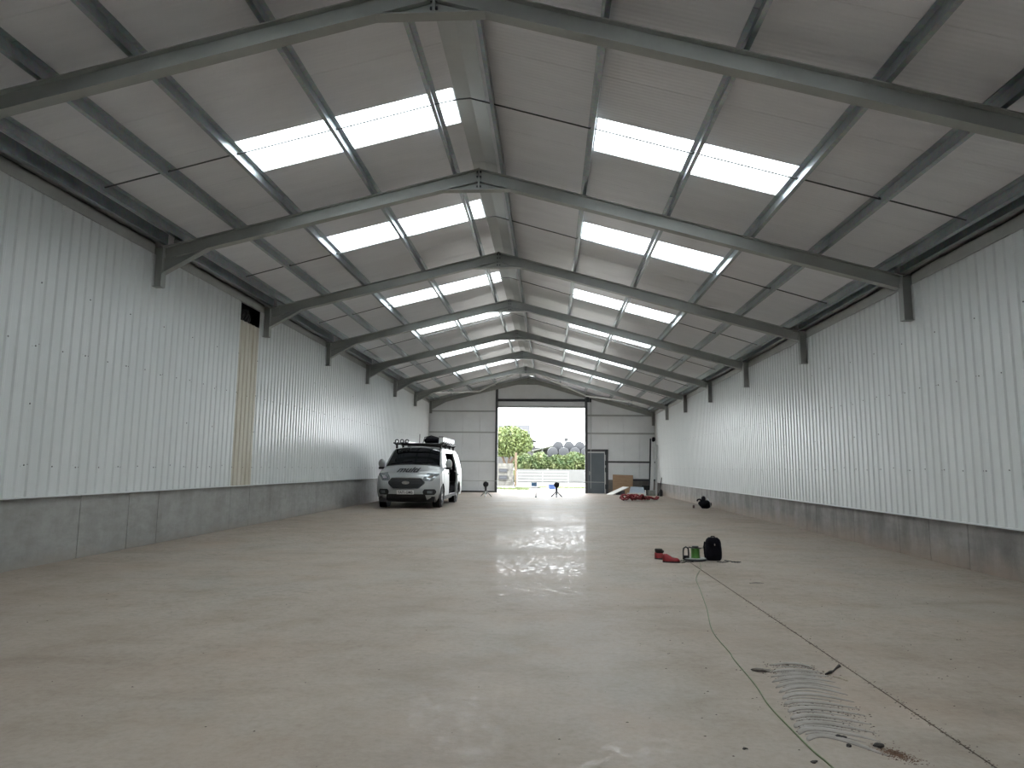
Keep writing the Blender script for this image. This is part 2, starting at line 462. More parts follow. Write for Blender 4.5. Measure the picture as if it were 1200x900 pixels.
def side_wall(name, X, sgn, ztop, zc, joints, conc, lining, zbeam, skip_hole):
    out = -sgn                                            # towards the outside
    xo0, xo1 = sorted((X + out * 0.36, X + out * 0.46))
    w = struct(MB().box((xo0, Y_START - 0.2, -0.03), (xo1, Y_END + 0.15, roof(X + out * 0.46) + 0.02)).build(name, 'wall_dark'))
    me = lining_mesh(sgn, zc - 0.015, ztop, lining, 'cladding_sheet')
    k0 = int(math.floor((Y_START - 7.78) / SW)); k1 = int(math.floor((Y_END - 7.78) / SW))
    beige = lining_mesh(sgn, zc - 0.015, 4.22, 'lining_beige', 'cladding_sheet') if skip_hole else None
    for k in range(k0, k1 + 1):
        y = 7.78 + SW * k
        if y + SW > Y_END: y = Y_END - SW
        o = link('cladding_sheet', beige if (skip_hole and k == 6) else me, (X, y, 0), w)
        if skip_hole and k == 6: o['label'] = 'beige stained cladding sheet, shorter than its neighbours'
    # drip flashing under the sheets
    fl = MB().box((min(X - out * 0.030, X + out * 0.02), Y_START, zc - 0.030), (max(X - out * 0.030, X + out * 0.02), Y_END - 0.01, zc - 0.012))
    fl.build('drip_flashing', 'flashing', w)
    # concrete panels
    js = [Y_START] + joints + [Y_END - 0.01]
    cx0, cx1 = sorted((X + out * 0.022, X + out * 0.20))
    for a, b in zip(js[:-1], js[1:]):
        g = 0.010; c = 0.004
        xi = X + out * 0.022
        poly = [(a + g / 2, X + out * 0.20), (a + g / 2, xi + out * c), (a + g / 2 + c, xi), (b - g / 2 - c, xi), (b - g / 2, xi + out * c), (b - g / 2, X + out * 0.20)]
        MB().prism(poly, lambda y, x, e: (x, y, (-0.03, zc)[e])).build('concrete_panel', conc, w)
    # screws
    mb = MB()
    rows = [(1.22, 1), (1.98, 0), (2.71, 1), (3.5, 0)] if sgn > 0 else [(1.283, 1), (1.86, 0), (2.45, 1), (3.2, 0)]
    rn = random.Random(5)
    for k in range(k0, k1 + 1):
        y = 7.78 + SW * k
        for z, fullrow in rows:
            ys = (0.004, SW / 10 + 0.0 - 0.03, SW - SW / 10 + 0.03, SW / 2) if fullrow else (0.004,)
            for dy in ys:
                if not fullrow and rn.random() < 0.35: continue
                zz = z + rn.gauss(0, 0.012)
                pts = [(X + sgn * 0.006, y + dy + 0.009 * math.cos(t), zz + 0.009 * math.sin(t)) for t in [PI / 3 * q for q in range(6)]]
                pts0 = [(X - sgn * 0.002, a[1], a[2]) for a in pts]
                if dy == SW / 2:
                    pts = [(a[0] + sgn * 0.016, a[1], a[2]) for a in pts]; pts0 = [(a[0] + sgn * 0.015, a[1], a[2]) for a in pts0]
                mb.add(pts + pts0, [tuple(range(6))] + [(i, (i + 1) % 6, 6 + (i + 1) % 6, 6 + i) for i in range(6)])
    stuff(mb.build('screws', 'screw', w))
    return w

wl = side_wall('wall_left', XL, 1, 4.605, 0.862, [4.6, 8.87, 9.93, 10.70, 13.18, 14.04, 15.10, 18.16, 22.4, 26.6, 30.8], 'concrete_left', 'lining_white', 4.62, True)
wr = side_wall('wall_right', XW, -1, 4.03, 0.620, [4.4, 9.18, 10.08, 10.92, 12.48, 13.21, 14.18, 14.72, 18.27, 22.4, 26.6, 30.8], 'concrete_right', 'lining_white_r', 4.05, False)

# eaves: painted rail behind the lining top and a galvanised eaves beam, one length for each bay
for X, out, zt in ((XL, -1, 4.605), (XW, 1, 4.03)):
    w = wl if out < 0 else wr
    for i in range(len(FRALL) - 1):
        y0, y1 = FRALL[i] + 0.09, FRALL[i + 1] - 0.09
        xi = X - out * 0.027
        a, b = sorted((xi, xi + out * 0.012))
        mb = MB().box((a, y0, zt - 0.012), (b, y1, zt + 0.165))
        a2, b2 = sorted((xi, xi + out * 0.15))
        mb.box((a2, y0, zt + 0.147), (b2, y1, zt + 0.165))
        mb.build('eaves_rail', 'beam_paint', w)
        # folded drip along the top of the lining, seen scalloped between the ribs
        xg, dp = (XL + 0.225, 0.175) if out < 0 else (XW - 0.18, 0.155)
        a, b = sorted((xg, xg - out * 0.008)); zt2 = roof(xg)
        mb = MB().box((a, y0, zt2 - dp), (b, y1, zt2 - 0.004))
        a, b = sorted((xg, xg + out * 0.065))
        mb.box((a, y0, zt2 - dp), (b, y1, zt2 - dp + 0.008))
        mb.build('eaves_beam', 'galvanised', w)
# dark gap above the beige sheet is filled with looped cable
t = thing('cable_coil', 'coil of dark cable in the gap above the stained beige wall sheet', 'cable', (XL - 0.12, 13.55, 4.225))
mb = MB()
for k, (dy, r, zz) in enumerate(((-0.15, 0.13, 4.36), (0.02, 0.15, 4.38), (0.17, 0.12, 4.345), (0.08, 0.10, 4.33))):
    pts = [(XL - 0.10 - 0.03 * k + 0.05 * math.sin(q), 13.55 + dy + r * math.cos(q), zz + r * math.sin(q)) for q in [2 * PI * j / 18 for j in range(19)]]
    mb.tube(pts, 0.020, 6, False)
mb.build('loop', 'rubber', t, smooth=True)

# ------------------------------------------------------------------ portal frames
FB, FT, RD = 0.13, 0.012, 0.205          # flange width, thickness, rafter depth (square to the rafter, nearly)
def isection(mb, A, B, depth_dir, width_dir, depth, fb=FB, ft=FT, tw=0.010):
    A, B, d, w = Vector(A), Vector(B), Vector(depth_dir).normalized(), Vector(width_dir).normalized()
    def bx(d0, d1, hw):
        ps = []
        for dd in (d0, d1):
            for P_, sx in ((A, -1), (A, 1), (B, 1), (B, -1)):
                ps.append(P_ + d * dd + w * hw * sx)
        mb.hexa(ps)
    bx(0, ft, fb / 2); bx(depth - ft, depth, fb / 2); bx(ft, depth - ft, tw / 2)
    return mb
ORD = ['sixth', 'fifth', 'fourth', 'third', 'second']
def frame(y, label, gable=False):
    t = thing('portal_frame', label, 'steel frame', (XL - 0.1, y, 0), 'steel portal frames')
    xl0, xr0 = -6.190, 5.247                     # inner faces of the two posts
    dl = Vector((SL, 0, -1)).normalized(); dr = Vector((-SR, 0, -1)).normalized()
    # rafters: top line runs on the frame line, body hangs below
    isection(MB(), (XR, y, ZR), (xl0 - 0.02, y, raf(xl0 - 0.02)), dl, (0, 1, 0), RD).build('rafter', 'frame_paint', t)
    isection(MB(), (XR, y, ZR), (xr0 + 0.02, y, raf(xr0 + 0.02)), dr, (0, 1, 0), RD).build('rafter', 'frame_paint', t)
    # posts: only the heads stand out of the lining
    for xi, out, zb in ((xl0, -1, 4.07), (xr0, 1, 3.483)):
        top = raf(xi) - 0.0
        mb = MB()
        isection(mb, (xi, y, zb), (xi, y, top), (out, 0, 0), (0, 1, 0), 0.20)
        a, b = sorted((xi + 0.001 * out, xi + out * 0.20))
        mb.box((a, y - FB / 2, zb), (b, y + FB / 2, zb + 0.008))
        mb.box((a, y - FB / 2, top - 0.012), (b, y + FB / 2, top))
        # foot of the post behind the lining
        isection(mb, (xi + out * 0.19, y, -0.03), (xi + out * 0.19, y, zb + 0.01), (out, 0, 0), (0, 1, 0), 0.10, 0.10)
        mb.build('post', 'frame_paint', t)
    # end plate line and stiffener bolts at the ridge, splay plate below
    mb = MB().box((XR - 0.012, y - FB / 2 - 0.002, ZR - 0.335), (XR + 0.012, y + FB / 2 + 0.002, ZR + 0.004))
    mb.build('end_plate', 'frame_paint', t)
    zb = ZR - 0.352
    mb = MB().box((XR - 0.60, y - FB / 2, zb), (XR + 0.575, y + FB / 2, zb + 0.014))
    mb.prism([(XR - 0.56, zb + 0.012), (XR + 0.54, zb + 0.012), (XR + 0.02, ZR - 0.20), (XR - 0.02, ZR - 0.20)], lambda x, z, e: (x, y - 0.006 + 0.012 * e, z))
    mb.build('apex_plate', 'frame_paint', t)
    mb = MB()
    for dz in (0.05, 0.13, 0.21, 0.29):
        for s in (-1, 1):
            mb.box((XR + s * 0.026 - 0.012, y - 0.05, ZR - dz - 0.012), (XR + s * 0.026 + 0.012, y - 0.028, ZR - dz + 0.012))
    stuff(mb.build('bolts', 'dark_steel', t))
    # haunch under the van-side rafter
    x1 = xl0 + 0.72; z1 = raf(x1) - RD * 1.02; z0 = 4.285
    mb = MB().prism([(xl0, raf(xl0) - RD + 0.01), (xl0, z0), (x1, z1), (x1, z1 + 0.02)], lambda x, z, e: (x, y - 0.005 + 0.010 * e, z))
    n = Vector((x1 - xl0, 0, z1 - z0)).normalized(); nn = Vector((-n.z, 0, n.x))
    q = []
    for P_ in (Vector((xl0, 0, z0)), Vector((x1, 0, z1))):
        q.append(P_)
    mb.hexa([(q[0].x, y - FB / 2, q[0].z), (q[1].x, y - FB / 2, q[1].z), (q[1].x, y + FB / 2, q[1].z), (q[0].x, y + FB / 2, q[0].z),
             (q[0].x, y - FB / 2, q[0].z + 0.014), (q[1].x, y - FB / 2, q[1].z + 0.014), (q[1].x, y + FB / 2, q[1].z + 0.014), (q[0].x, y + FB / 2, q[0].z + 0.014)])
    mb.build('haunch', 'frame_paint', t)
    return t
words = {7: 'grey-green steel portal frame standing flat against the end wall with the doorway',
         6: 'grey-green steel portal frame one bay before the end wall, with roof bracing behind it',
         5: 'grey-green steel portal frame three frames out counting from the doorway end wall',
         4: 'grey-green steel portal frame four frames out counting from the doorway end wall',
         3: 'grey-green steel portal frame five frames out counting from the doorway end wall',
         2: 'grey-green steel portal frame whose post stands beside the beige stained wall sheet',
         1: 'grey-green steel portal frame seven frames out counting from the doorway end wall',
         0: 'grey-green steel portal frame eight frames out counting from the doorway end wall'}
for i in range(8):
    frame(FR[i] if i < 7 else Y_END - 0.11, words[i])
for i, y in enumerate(FRALL[:3]):
    frame(y, 'grey-green steel portal frame %s frames out counting from the doorway end wall' % ('eleven', 'ten', 'nine')[i])

# ------------------------------------------------------------------ purlins: Z sections lying on the frames
def zsec(mb, x, y0, y1, lift=0.0, grow=0.0):
    s = -SL if x < XR else SR
    d = Vector((s, 0, 1)).normalized()                  # square to the slope
    e = Vector((1, 0, -s)).normalized()                 # along the slope, towards +x
    if x < XR: e = -e                                   # points down the slope
    A = Vector((x, 0, raf(x) + 0.003))
    t = 0.006 + grow; fl = 0.062
    H = PD * d.z - 0.006
    def bx(d0, d1, e0, e1):
        ps = []
        for dd in (d0, d1):
            for ee, yy in ((e0, y0), (e1, y0), (e1, y1), (e0, y1)):
                p = A + d * dd + e * ee; ps.append((p.x, yy, p.z))
        mb.hexa(ps)
    g = grow
    bx(0, H, -t / 2, t / 2)
    bx(0, t, -t / 2, 0.046); bx(H - t, H, -fl, t / 2)
    bx(t, 0.020, 0.046 - t, 0.046)
    return mb
PL = [(-1.495, 'next to the ridge'), (-2.794, 'second down from the ridge'), (-4.101, 'third down from the ridge'), (-5.014, 'fourth down from the ridge'), (-5.86, 'lowest one beside the eaves')]
PR = [(-0.772, 'next to the ridge'), (0.508, 'second down from the ridge'), (1.799, 'third down from the ridge'), (3.061, 'fourth down from the ridge'), (4.047, 'fifth down from the ridge'), (5.04, 'lowest one beside the eaves')]
for lst, side in ((PL, 'slope over the van'), (PR, 'slope over the green reel')):
    for x, w in lst:
        t = thing('purlin', 'galvanised steel purlin under the roof %s, %s' % (side, w), 'purlin', (x, Y_START, raf(x)), 'roof purlins')
        first = None
        for i in range(len(FRALL) - 1):
            y0 = FRALL[i]
            if first is None:
                first = zsec(MB(), x, y0 + 0.004, y0 + 4.128).build('purlin_length', 'galvanised', t)
                slv = zsec(MB(), x, y0 + 4.132 - 0.42, y0 + 4.132 + 0.30, grow=0.007).build('sleeve', 'galvanised', t)
            else:
                o = first.copy(); COL.objects.link(o); o.parent = t; o.location = (0, 4.132 * i, 0)
                if i < len(FRALL) - 2:
                    o = slv.copy(); COL.objects.link(o); o.parent = t; o.location = (0, 4.132 * i, 0)
# sag rods at mid bay
for i in range(1, len(FRALL) - 1):
    y = FRALL[i] + 2.19
    bay = ('ninth', 'eighth', 'seventh', 'sixth', 'fifth', 'fourth', 'third', 'second', 'first')[i - 1]
    for xs, g, lab in (([p[0] for p in PL], 'sag rods over the van', 'thin dark rod tying the purlins over the van side, %s bay from the doorway wall' % bay),
                  ([p[0] for p in PR], 'sag rods over the reel', 'thin dark rod tying the purlins over the reel side, %s bay from the doorway wall' % bay)):
        mb = MB(); n = len(xs)
        for a, b in zip(xs[:-1], xs[1:]):
            mb.tube([(a, y, raf(a) + 0.10), (b, y - 0.05, raf(b) + 0.06)], 0.0095, 6)
        o = mb.build('sag_rod', 'rod_steel', None, (xs[0], y, raf(xs[0])))
        tag(o, lab, 'rod', g)
    o = MB().tube([(PL[0][0], y, raf(PL[0][0]) + 0.10), (-1.20, y, roof(XR) - 0.10), (-1.05, y, roof(XR) - 0.09), (PR[0][0], y, raf(PR[0][0]) + 0.10)], 0.0095, 6).build('ridge_tie', 'rod_steel', None, (-1.1, y, roof(XR) - 0.1))
    tag(o, 'thin dark rod bridging the top purlins below the ridge, %s bay from the doorway wall' % bay, 'rod', 'ridge tie rods')
# wind bracing of the last bay
yG, yH = FR[6], Y_END - 0.16
for pts, lab in (([(XR - 0.18, yG + 0.08, ZR - 0.16), (-3.66, yH, raf(-3.66) - 0.10)], 'pale steel bracing tube running from the ridge down over the van side'),
                 ([(-3.66, yH, raf(-3.66) - 0.11), (-5.9, yG + 0.08, raf(-5.9) - 0.10)], 'pale steel bracing tube running from the end frame to the eaves on the van side'),
                 ([(XR + 0.18, yG + 0.08, ZR - 0.16), (1.87, yH, raf(1.87) - 0.10)], 'pale steel bracing tube running from the ridge down over the steel side door'),
                 ([(1.87, yH, raf(1.87) - 0.11), (4.9, yG + 0.08, raf(4.9) - 0.10)], 'pale steel bracing tube running from the end frame to the plain eaves')):
    tag(MB().tube(pts, 0.038, 10).build('bracing_tube', 'brace_white', None, pts[1], smooth=60), lab, 'brace')

# ------------------------------------------------------------------ end wall with the doorway
DX0, DX1, DZ = -2.715, 1.815, 4.38
gy = Y_END + 0.02
def gz(x): return roof(x) - 0.01
mb = MB()
T0, T1 = gy + 0.06, gy + 0.16
for poly in ([(XL - 0.5, -0.03), (DX0 - 0.08, -0.03), (DX0 - 0.08, gz(DX0 - 0.08)), (XL - 0.5, gz(XL - 0.5))],
             [(DX1 + 0.08, -0.03), (XW + 0.5, -0.03), (XW + 0.5, gz(XW + 0.5)), (DX1 + 0.08, gz(DX1 + 0.08))],
             [(DX0 - 0.08, DZ + 0.2), (DX1 + 0.08, DZ + 0.2), (DX1 + 0.08, gz(DX1 + 0.08)), (XR, gz(XR)), (DX0 - 0.08, gz(DX0 - 0.08))]):
    mb.prism(poly, lambda x, z, e: (x, (T0, T1)[e], z))
wb = struct(mb.build('wall_back', 'gable_white'))
def gsheet(xa, xb, z0):
    g = 0.006
    xs = [xa + g, xb - g]
    if xa < XR < xb: xs = [xa + g, XR, xb - g]
    poly = [(xs[0], z0), (xs[-1], z0)] + [(x, gz(x) - 0.005) for x in xs[::-1]]
    MB().prism(poly, lambda x, z, e: (x, gy + 0.062 * e, z)).build('wall_sheet', 'gable_white', wb)
x = XL - 0.02
while x < DX0 - 0.2:
    gsheet(x, min(x + 0.9, DX0 - 0.08), 0.06); x += 0.9
x = DX1 + 0.09
gx = [DX0 - 0.08 + (DX1 - DX0 + 0.16) / 5 * i for i in range(6)]
for a, b in zip(gx[:-1], gx[1:]): gsheet(a, b, DZ + 0.33)
# right of the doorway: over the side door, then down to the plinth
def gsheet2(xa, xb, z0): gsheet(xa, xb, z0)
gsheet(DX1 + 0.12, 3.00, 2.25); gsheet(3.00, 3.80, 0.70); gsheet(3.80, 4.60, 0.70); gsheet(4.60, XW + 0.02, 0.70)
MB().box((3.00, gy - 0.02, -0.03), (XW - 0.02, gy + 0.06, 0.70)).build('plinth', 'concrete_right', wb)
MB().box((XL + 0.02, gy - 0.02, -0.03), (DX0 - 0.1, gy + 0.06, 0.07)).build('plinth', 'dark_steel', wb)
for (xa, xb, z, m_, h) in ((XL + 0.02, DX0 - 0.1, 4.20, 'frame_light', 0.07), (XL + 0.02, DX0 - 0.1, 3.09, 'frame_light', 0.07), (XL + 0.02, DX0 - 0.1, 1.58, 'frame_light', 0.06),
                           (DX1 + 0.1, XW - 0.1, 4.00, 'frame_light', 0.09), (DX1 + 0.1, XW - 0.02, 3.07, 'frame_light', 0.09), (3.0, XW - 0.02, 1.61, 'jamb_steel', 0.09), (4.2, XW - 0.02, 0.70, 'jamb_steel', 0.10)):
    MB().box((xa, gy - 0.055, z - h / 2), (xb, gy - 0.002, z + h / 2)).build('sheeting_rail', m_, wb)
# door posts, running up to the end frame
for a, b in ((DX0 - 0.13, DX0 + 0.0), (DX1 + 0.0, DX1 + 0.13)):
    xm = (a + b) / 2
    MB().box((a, gy - 0.10, 0.0), (b, gy + 0.10, raf(xm) - RD + 0.02)).build('door_post', 'jamb_steel', wb)
# roller door rolled up above the opening
d1 = struct(MB().box((DX0 + 0.004, gy + 0.0, DZ + 0.12), (DX1 - 0.004, gy + 0.055, DZ + 0.33)).build('door_1', 'gable_white'))
MB().box((DX0 + 0.004, gy - 0.04, DZ), (DX1 - 0.004, gy + 0.06, DZ + 0.115)).build('bottom_bar', 'frame_light', d1)
MB().box((DX0 - 0.02, gy - 0.11, 4.72), (DX1 + 0.02, gy - 0.005, 4.845)).build('roller_tube', 'dark_steel', d1)
mb = MB().box((DX1 + 0.06, gy - 0.20, 4.68), (DX1 + 0.22, gy - 0.102, 4.95))
mb.lathe([(0.07, -0.05), (0.11, -0.04), (0.11, 0.04), (0.07, 0.05)], (DX1 + 0.28, gy - 0.15, 4.78), 'x', 16)
mb.build('drive_unit', 'dark_steel', d1)
mb = MB().tube([(DX1 + 0.28, gy - 0.16, 4.75), (DX1 + 0.285, gy - 0.16, 2.2), (DX1 + 0.28, gy - 0.16, 0.25)], 0.014, 6)
mb.tube([(DX1 + 0.33, gy - 0.16, 4.75), (DX1 + 0.33, gy - 0.16, 2.3)], 0.010, 6)
mb.build('hand_chain', 'frame_light', d1)
# steel side door
d2 = struct(MB().box((1.96, gy - 0.015, 0.01), (2.80, gy + 0.035, 2.06)).build('door_2', mat('door_grey', (0.13, 0.155, 0.175), 0.4, 0, 0.05, 2)))
mb = MB().box((1.945, gy - 0.05, 2.06), (2.86, gy + 0.06, 2.13)); mb.box((2.80, gy - 0.05, 0.0), (2.86, gy + 0.06, 2.13))
mb.build('door_frame', 'flashing', d2)
mb = MB().box((1.945, gy - 0.03, 2.13), (3.0, gy + 0.06, 2.25)); mb.box((2.86, gy - 0.03, 0.0), (3.0, gy + 0.06, 2.25))
mb.build('door_surround', 'jamb_steel', d2)
mb = MB()
for z in (0.35, 1.2, 1.55, 2.1): mb.box((2.83, gy - 0.10, z - 0.12), (2.96, gy - 0.045, z + 0.12))
mb.build('bolt_set', 'dark_steel', d2)
mb = MB().tube([(2.03, gy - 0.05, 1.05), (2.13, gy - 0.05, 1.05)], 0.012, 8); mb.box((2.015, gy - 0.03, 0.93), (2.06, gy - 0.012, 1.13))
mb.build('door_handle', 'frame_light', d2)
# wall behind the photographer
wf = struct(MB().prism([(XL - 0.5, -0.03), (XW + 0.5, -0.03), (XW + 0.5, gz(XW + 0.5)), (XR, gz(XR)), (XL - 0.5, gz(XL - 0.5))], lambda x, z, e: (x, Y_START - 0.25 + 0.1 * e, z)).build('wall_front', 'gable_white'))


# ------------------------------------------------------------------ the van
mat('van_silver', (0.40, 0.41, 0.405), 0.33, 0.35, 0.03, 3)
mat('van_glass', (0.006, 0.007, 0.009), 0.05, 0, spec=0.35)
mat('van_black', (0.008, 0.008, 0.009), 0.55, 0, 0.1, 8)
mat('van_inside', (0.03, 0.03, 0.035), 0.8, 0, 0.2, 8)
mat('lamp_glass', (0.22, 0.24, 0.25), 0.12, 0.3, 0.35, 14)
mat('chrome', (0.6, 0.6, 0.6), 0.15, 1.0)
mat('plate_white', (0.75, 0.75, 0.72), 0.4)
mat('ink', (0.012, 0.012, 0.014), 0.5)
mat('alloy', (0.34, 0.345, 0.35), 0.35, 0.8)
mat('white_plastic', (0.66, 0.67, 0.66), 0.35, 0, 0.04, 4)
mat('ladder_alu', (0.42, 0.43, 0.44), 0.35, 0.8, 0.08, 5)
VX, VY = -4.375, 20.32
van = thing('van', 'silver panel van with loaded roof rack and open side door parked by the wall', 'van', (VX, VY, 0))
#        s     z     W     back  drop
ROWS = [(0.16, 0.22, 0.88, 0.40, 0.00), (0.05, 0.33, 0.95, 0.42, 0.00), (0.00, 0.48, 0.975, 0.44, 0.00), (0.00, 0.62, 0.985, 0.44, 0.00),
        (0.03, 0.78, 0.985, 0.44, 0.00), (0.09, 0.94, 0.98, 0.41, 0.00), (0.20, 1.06, 0.965, 0.36, 0.02), (0.55, 1.19, 0.945, 0.22, 0.07),
        (0.95, 1.29, 0.93, 0.12, 0.07), (1.04, 1.35, 0.915, 0.12, 0.06), (1.38, 1.62, 0.86, 0.10, 0.05), (1.68, 1.84, 0.81, 0.09, 0.05),
        (1.82, 1.91, 0.79, 0.08, 0.07), (2.20, 1.955, 0.78, 0.02, 0.09), (3.0, 1.97, 0.78, 0.0, 0.09), (4.2, 1.965, 0.78, 0.0, 0.09),
        (5.18, 1.945, 0.78, 0.0, 0.09), (5.30, 1.88, 0.79, -0.02, 0.06), (5.35, 1.30, 0.93, -0.06, 0.0), (5.36, 0.70, 0.96, -0.07, 0.0), (5.34, 0.30, 0.95, -0.06, 0.0)]
def row(r):
    r = max(0, min(len(ROWS) - 1, r)); i = min(int(r), len(ROWS) - 2); t = r - i
    p0, p1, p2, p3 = ROWS[max(i - 1, 0)], ROWS[i], ROWS[i + 1], ROWS[min(i + 2, len(ROWS) - 1)]
    return [p1[k] + (p2[k] - p1[k]) * t for k in range(5)]
def skin(r, u, off=0.0):
    s, z, w_, bk, dp = row(r)
    def P_(r, u):
        s, z, w_, bk, dp = row(r)
        return Vector((u * w_, s + bk * abs(u) ** 3.2, z - dp * abs(u) ** 2.2))
    p = P_(r, u)
    if off:
        a = P_(r + 0.05, u) - P_(r - 0.05, u); b = P_(r, min(1, u + 0.01)) - P_(r, max(-1, u - 0.01))
        n = b.cross(a)
        if n.length > 1e-9: p += n.normalized() * off
    return Vector((VX + p.x, VY + p.y, p.z))
def vpatch(name, m, r0, r1, lo, hi, off, parent=None, nr=6, nu=8, label=None, thick=0.012, smooth=35):
    """panel that follows the skin; lo/hi give u at a fraction t of the rows"""
    rows, back = [], []
    for j in range(nr + 1):
        t = j / nr; r = r0 + (r1 - r0) * t; a, b = lo(t), hi(t)
        rows.append([skin(r, a + (b - a) * k / nu, off) for k in range(nu + 1)])
        back.append([skin(r, a + (b - a) * k / nu, off - thick) for k in range(nu + 1)])
    mb = MB().grid(rows); mb.grid(back, True)
    bd = [(j, 0) for j in range(nr + 1)] + [(nr, k) for k in range(1, nu + 1)] + [(j, nu) for j in range(nr - 1, -1, -1)] + [(0, k) for k in range(nu - 1, 0, -1)]
    mb.grid([[rows[j][k] for j, k in bd + bd[:1]], [back[j][k] for j, k in bd + bd[:1]]])
    o = mb.build(name, m, parent or van, smooth=smooth)
    if label: o['label'] = label
    return o
# body: top skin, then the two flanks
NU = 16
us = [-1 + 2 * k / NU for k in range(NU + 1)]
rr_ = [i / 2 for i in range(2 * (len(ROWS) - 1) + 1)]
mb = MB().grid([[skin(r, u) for u in us] for r in rr_])
edge = [(skin(r, 1) - Vector((VX, VY, 0))) for r in rr_]
top = [e for e, r in zip(edge, rr_) if 5 <= r <= 17]
def edge_at(s):
    for a, b in zip(top[:-1], top[1:]):
        if a.y <= s <= b.y:
            t = (s - a.y) / max(1e-6, b.y - a.y); return a.x + (b.x - a.x) * t, a.z + (b.z - a.z) * t
    return (top[0].x, top[0].z) if s < top[0].y else (top[-1].x, top[-1].z)
WH = ((0.98, 0.345), (4.28, 0.345)); WR, AR = 0.345, 0.41
def zlow(s):
    z = 0.27
    for c, h in WH:
        if abs(s - c) < AR: z = max(z, h + math.sqrt(AR * AR - (s - c) ** 2) * 0.98)
    return z
def flank(s, t, off=0.0):
    xe, ze = edge_at(s); zl = zlow(s); z = zl + (ze - zl) * t
    belt = min(1.12, ze - 0.02)
    if z <= belt: x = 0.985 + 0.012 * math.sin(PI * min(1, max(0, (z - 0.25) / 0.9)))
    else:
        k = (z - belt) / max(1e-6, ze - belt); x = 0.985 + (xe - 0.985) * k ** 1.25
    if s < 0.75: x = min(x, xe + (0.985 - xe) * max(0, (s - 0.5) / 0.25))
    return x + off, s, z
S0, S1 = top[0].y, 5.28
cols = sorted(set([round(S0 + (S1 - S0) * i / 64, 3) for i in range(65)] + [2.25, 3.85, 0.57, 1.39, 3.87, 4.69] + [round(e.y, 3) for e in top if S0 < e.y < S1]))
ts = [0, 0.07, 0.15, 0.25, 0.35, 0.45, 0.55, 0.65, 0.75, 0.84, 0.91, 0.96, 1.0]
for side in (-1, 1):
    rows = [[(VX + side * flank(s, t)[0], VY + s, flank(s, t)[2]) for t in ts] for s in cols]
    o = len(mb.v); n = len(ts)
    for r in rows: mb.v += r
    for i in range(len(rows) - 1):
        for k in range(n - 1):
            if side > 0 and 2.25 <= cols[i] < 3.85 and 1 <= k <= 9: continue          # the sliding door stands open
            mb.f.append((o + i * n + k, o + i * n + k + 1, o + (i + 1) * n + k + 1, o + (i + 1) * n + k))
    # join flank to the front corner
mb.build('body', 'van_silver', van, smooth=40)
# under body
MB().box((VX - 0.86, VY + 0.25, 0.19), (VX + 0.86, VY + 5.25, 0.36)).build('chassis', 'van_black', van)
# load space seen through the open door
mb = MB()
x0, x1, y0, y1, z0, z1 = VX - 0.88, VX + 0.93, VY + 2.20, VY + 5.2, 0.42, 1.80
xt = VX + 0.80
mb.add([(x0, y0, z0), (x1, y0, z0), (x1, y1, z0), (x0, y1, z0), (x0 + .1, y0, z1), (xt, y0, z1), (xt, y1, z1), (x0 + .1, y1, z1)], [(0, 1, 2, 3), (4, 7, 6, 5), (0, 4, 5, 1), (2, 6, 7, 3), (3, 7, 4, 0)])
mb.build('load_space', 'van_inside', van, fix=False)
MB().box((VX + 0.30, VY + 2.75, 0.43), (VX + 0.80, VY + 3.3, 1.15)).build('tool_rack', mat('crate_grey', (0.10, 0.10, 0.11), 0.5, 0, 0.3, 6), van)
# slid-back door on the flank
rows = [[(VX + flank(s, t, 0.055)[0], VY + s, max(0.34, flank(s, t)[2])) for t in (0.02, 0.1, 0.2, 0.3, 0.42, 0.55, 0.68, 0.8, 0.93)] for s in [3.86 + 1.18 * i / 10 for i in range(11)]]
rows2 = [[(p[0] - 0.045, p[1], p[2]) for p in r] for r in rows]
mb = MB().grid(rows); mb.grid(rows2, True); mb.grid([rows[0], rows2[0]]); mb.grid([rows[-1], rows2[-1]], True)
sd = mb.build('sliding_door', 'van_silver', van, smooth=40)
MB().box((VX + 1.035, VY + 3.93, 0.98), (VX + 1.065, VY + 4.11, 1.02)).build('door_handle', 'van_black', sd)
MB().box((VX + 0.97, VY + 3.50, 1.10), (VX + 1.0, VY + 5.1, 1.125)).build('door_rail', 'van_black', van)
# front door: seam, window, handle
def fpatch(name, m, pts, off, parent, th=0.01, label=None):
    mb = MB(); n = len(pts)
    out = [(VX + sd_ * (flank(s, t, off)[0]), VY + s, flank(s, t)[2]) for s, t in pts]
    inn = [(p[0] - sd_ * th, p[1], p[2]) for p in out]
    mb.add(out + inn, [tuple(range(n)), tuple(range(n, 2 * n))[::-1]] + [(i, (i + 1) % n, n + (i + 1) % n, n + i) for i in range(n)])
    o = mb.build(name, m, parent)
    if label: o['label'] = label
    return o
for sd_ in (1, -1):
    fpatch('side_window', 'van_glass', [(1.30, 0.72), (1.46, 0.80), (1.72, 0.90), (1.95, 0.93), (2.16, 0.93), (2.16, 0.64), (1.9, 0.63), (1.5, 0.65)], 0.004, van)
    for s in (1.18, 2.22):
        fpatch('door_seam', 'van_black', [(s, 0.05), (s + 0.012, 0.05), (s + 0.012, 0.60), (s, 0.60)], 0.003, van, 0.006)
    fpatch('sill_trim', 'van_black', [(1.45, 0.0), (3.82, 0.0), (3.82, 0.06), (1.45, 0.06)], 0.012, van, 0.03)
    MB().box((VX + sd_ * 1.0 - 0.02, VY + 2.0, 1.03), (VX + sd_ * 1.0 + 0.02, VY + 2.18, 1.07)).build('door_handle', 'van_black', van)
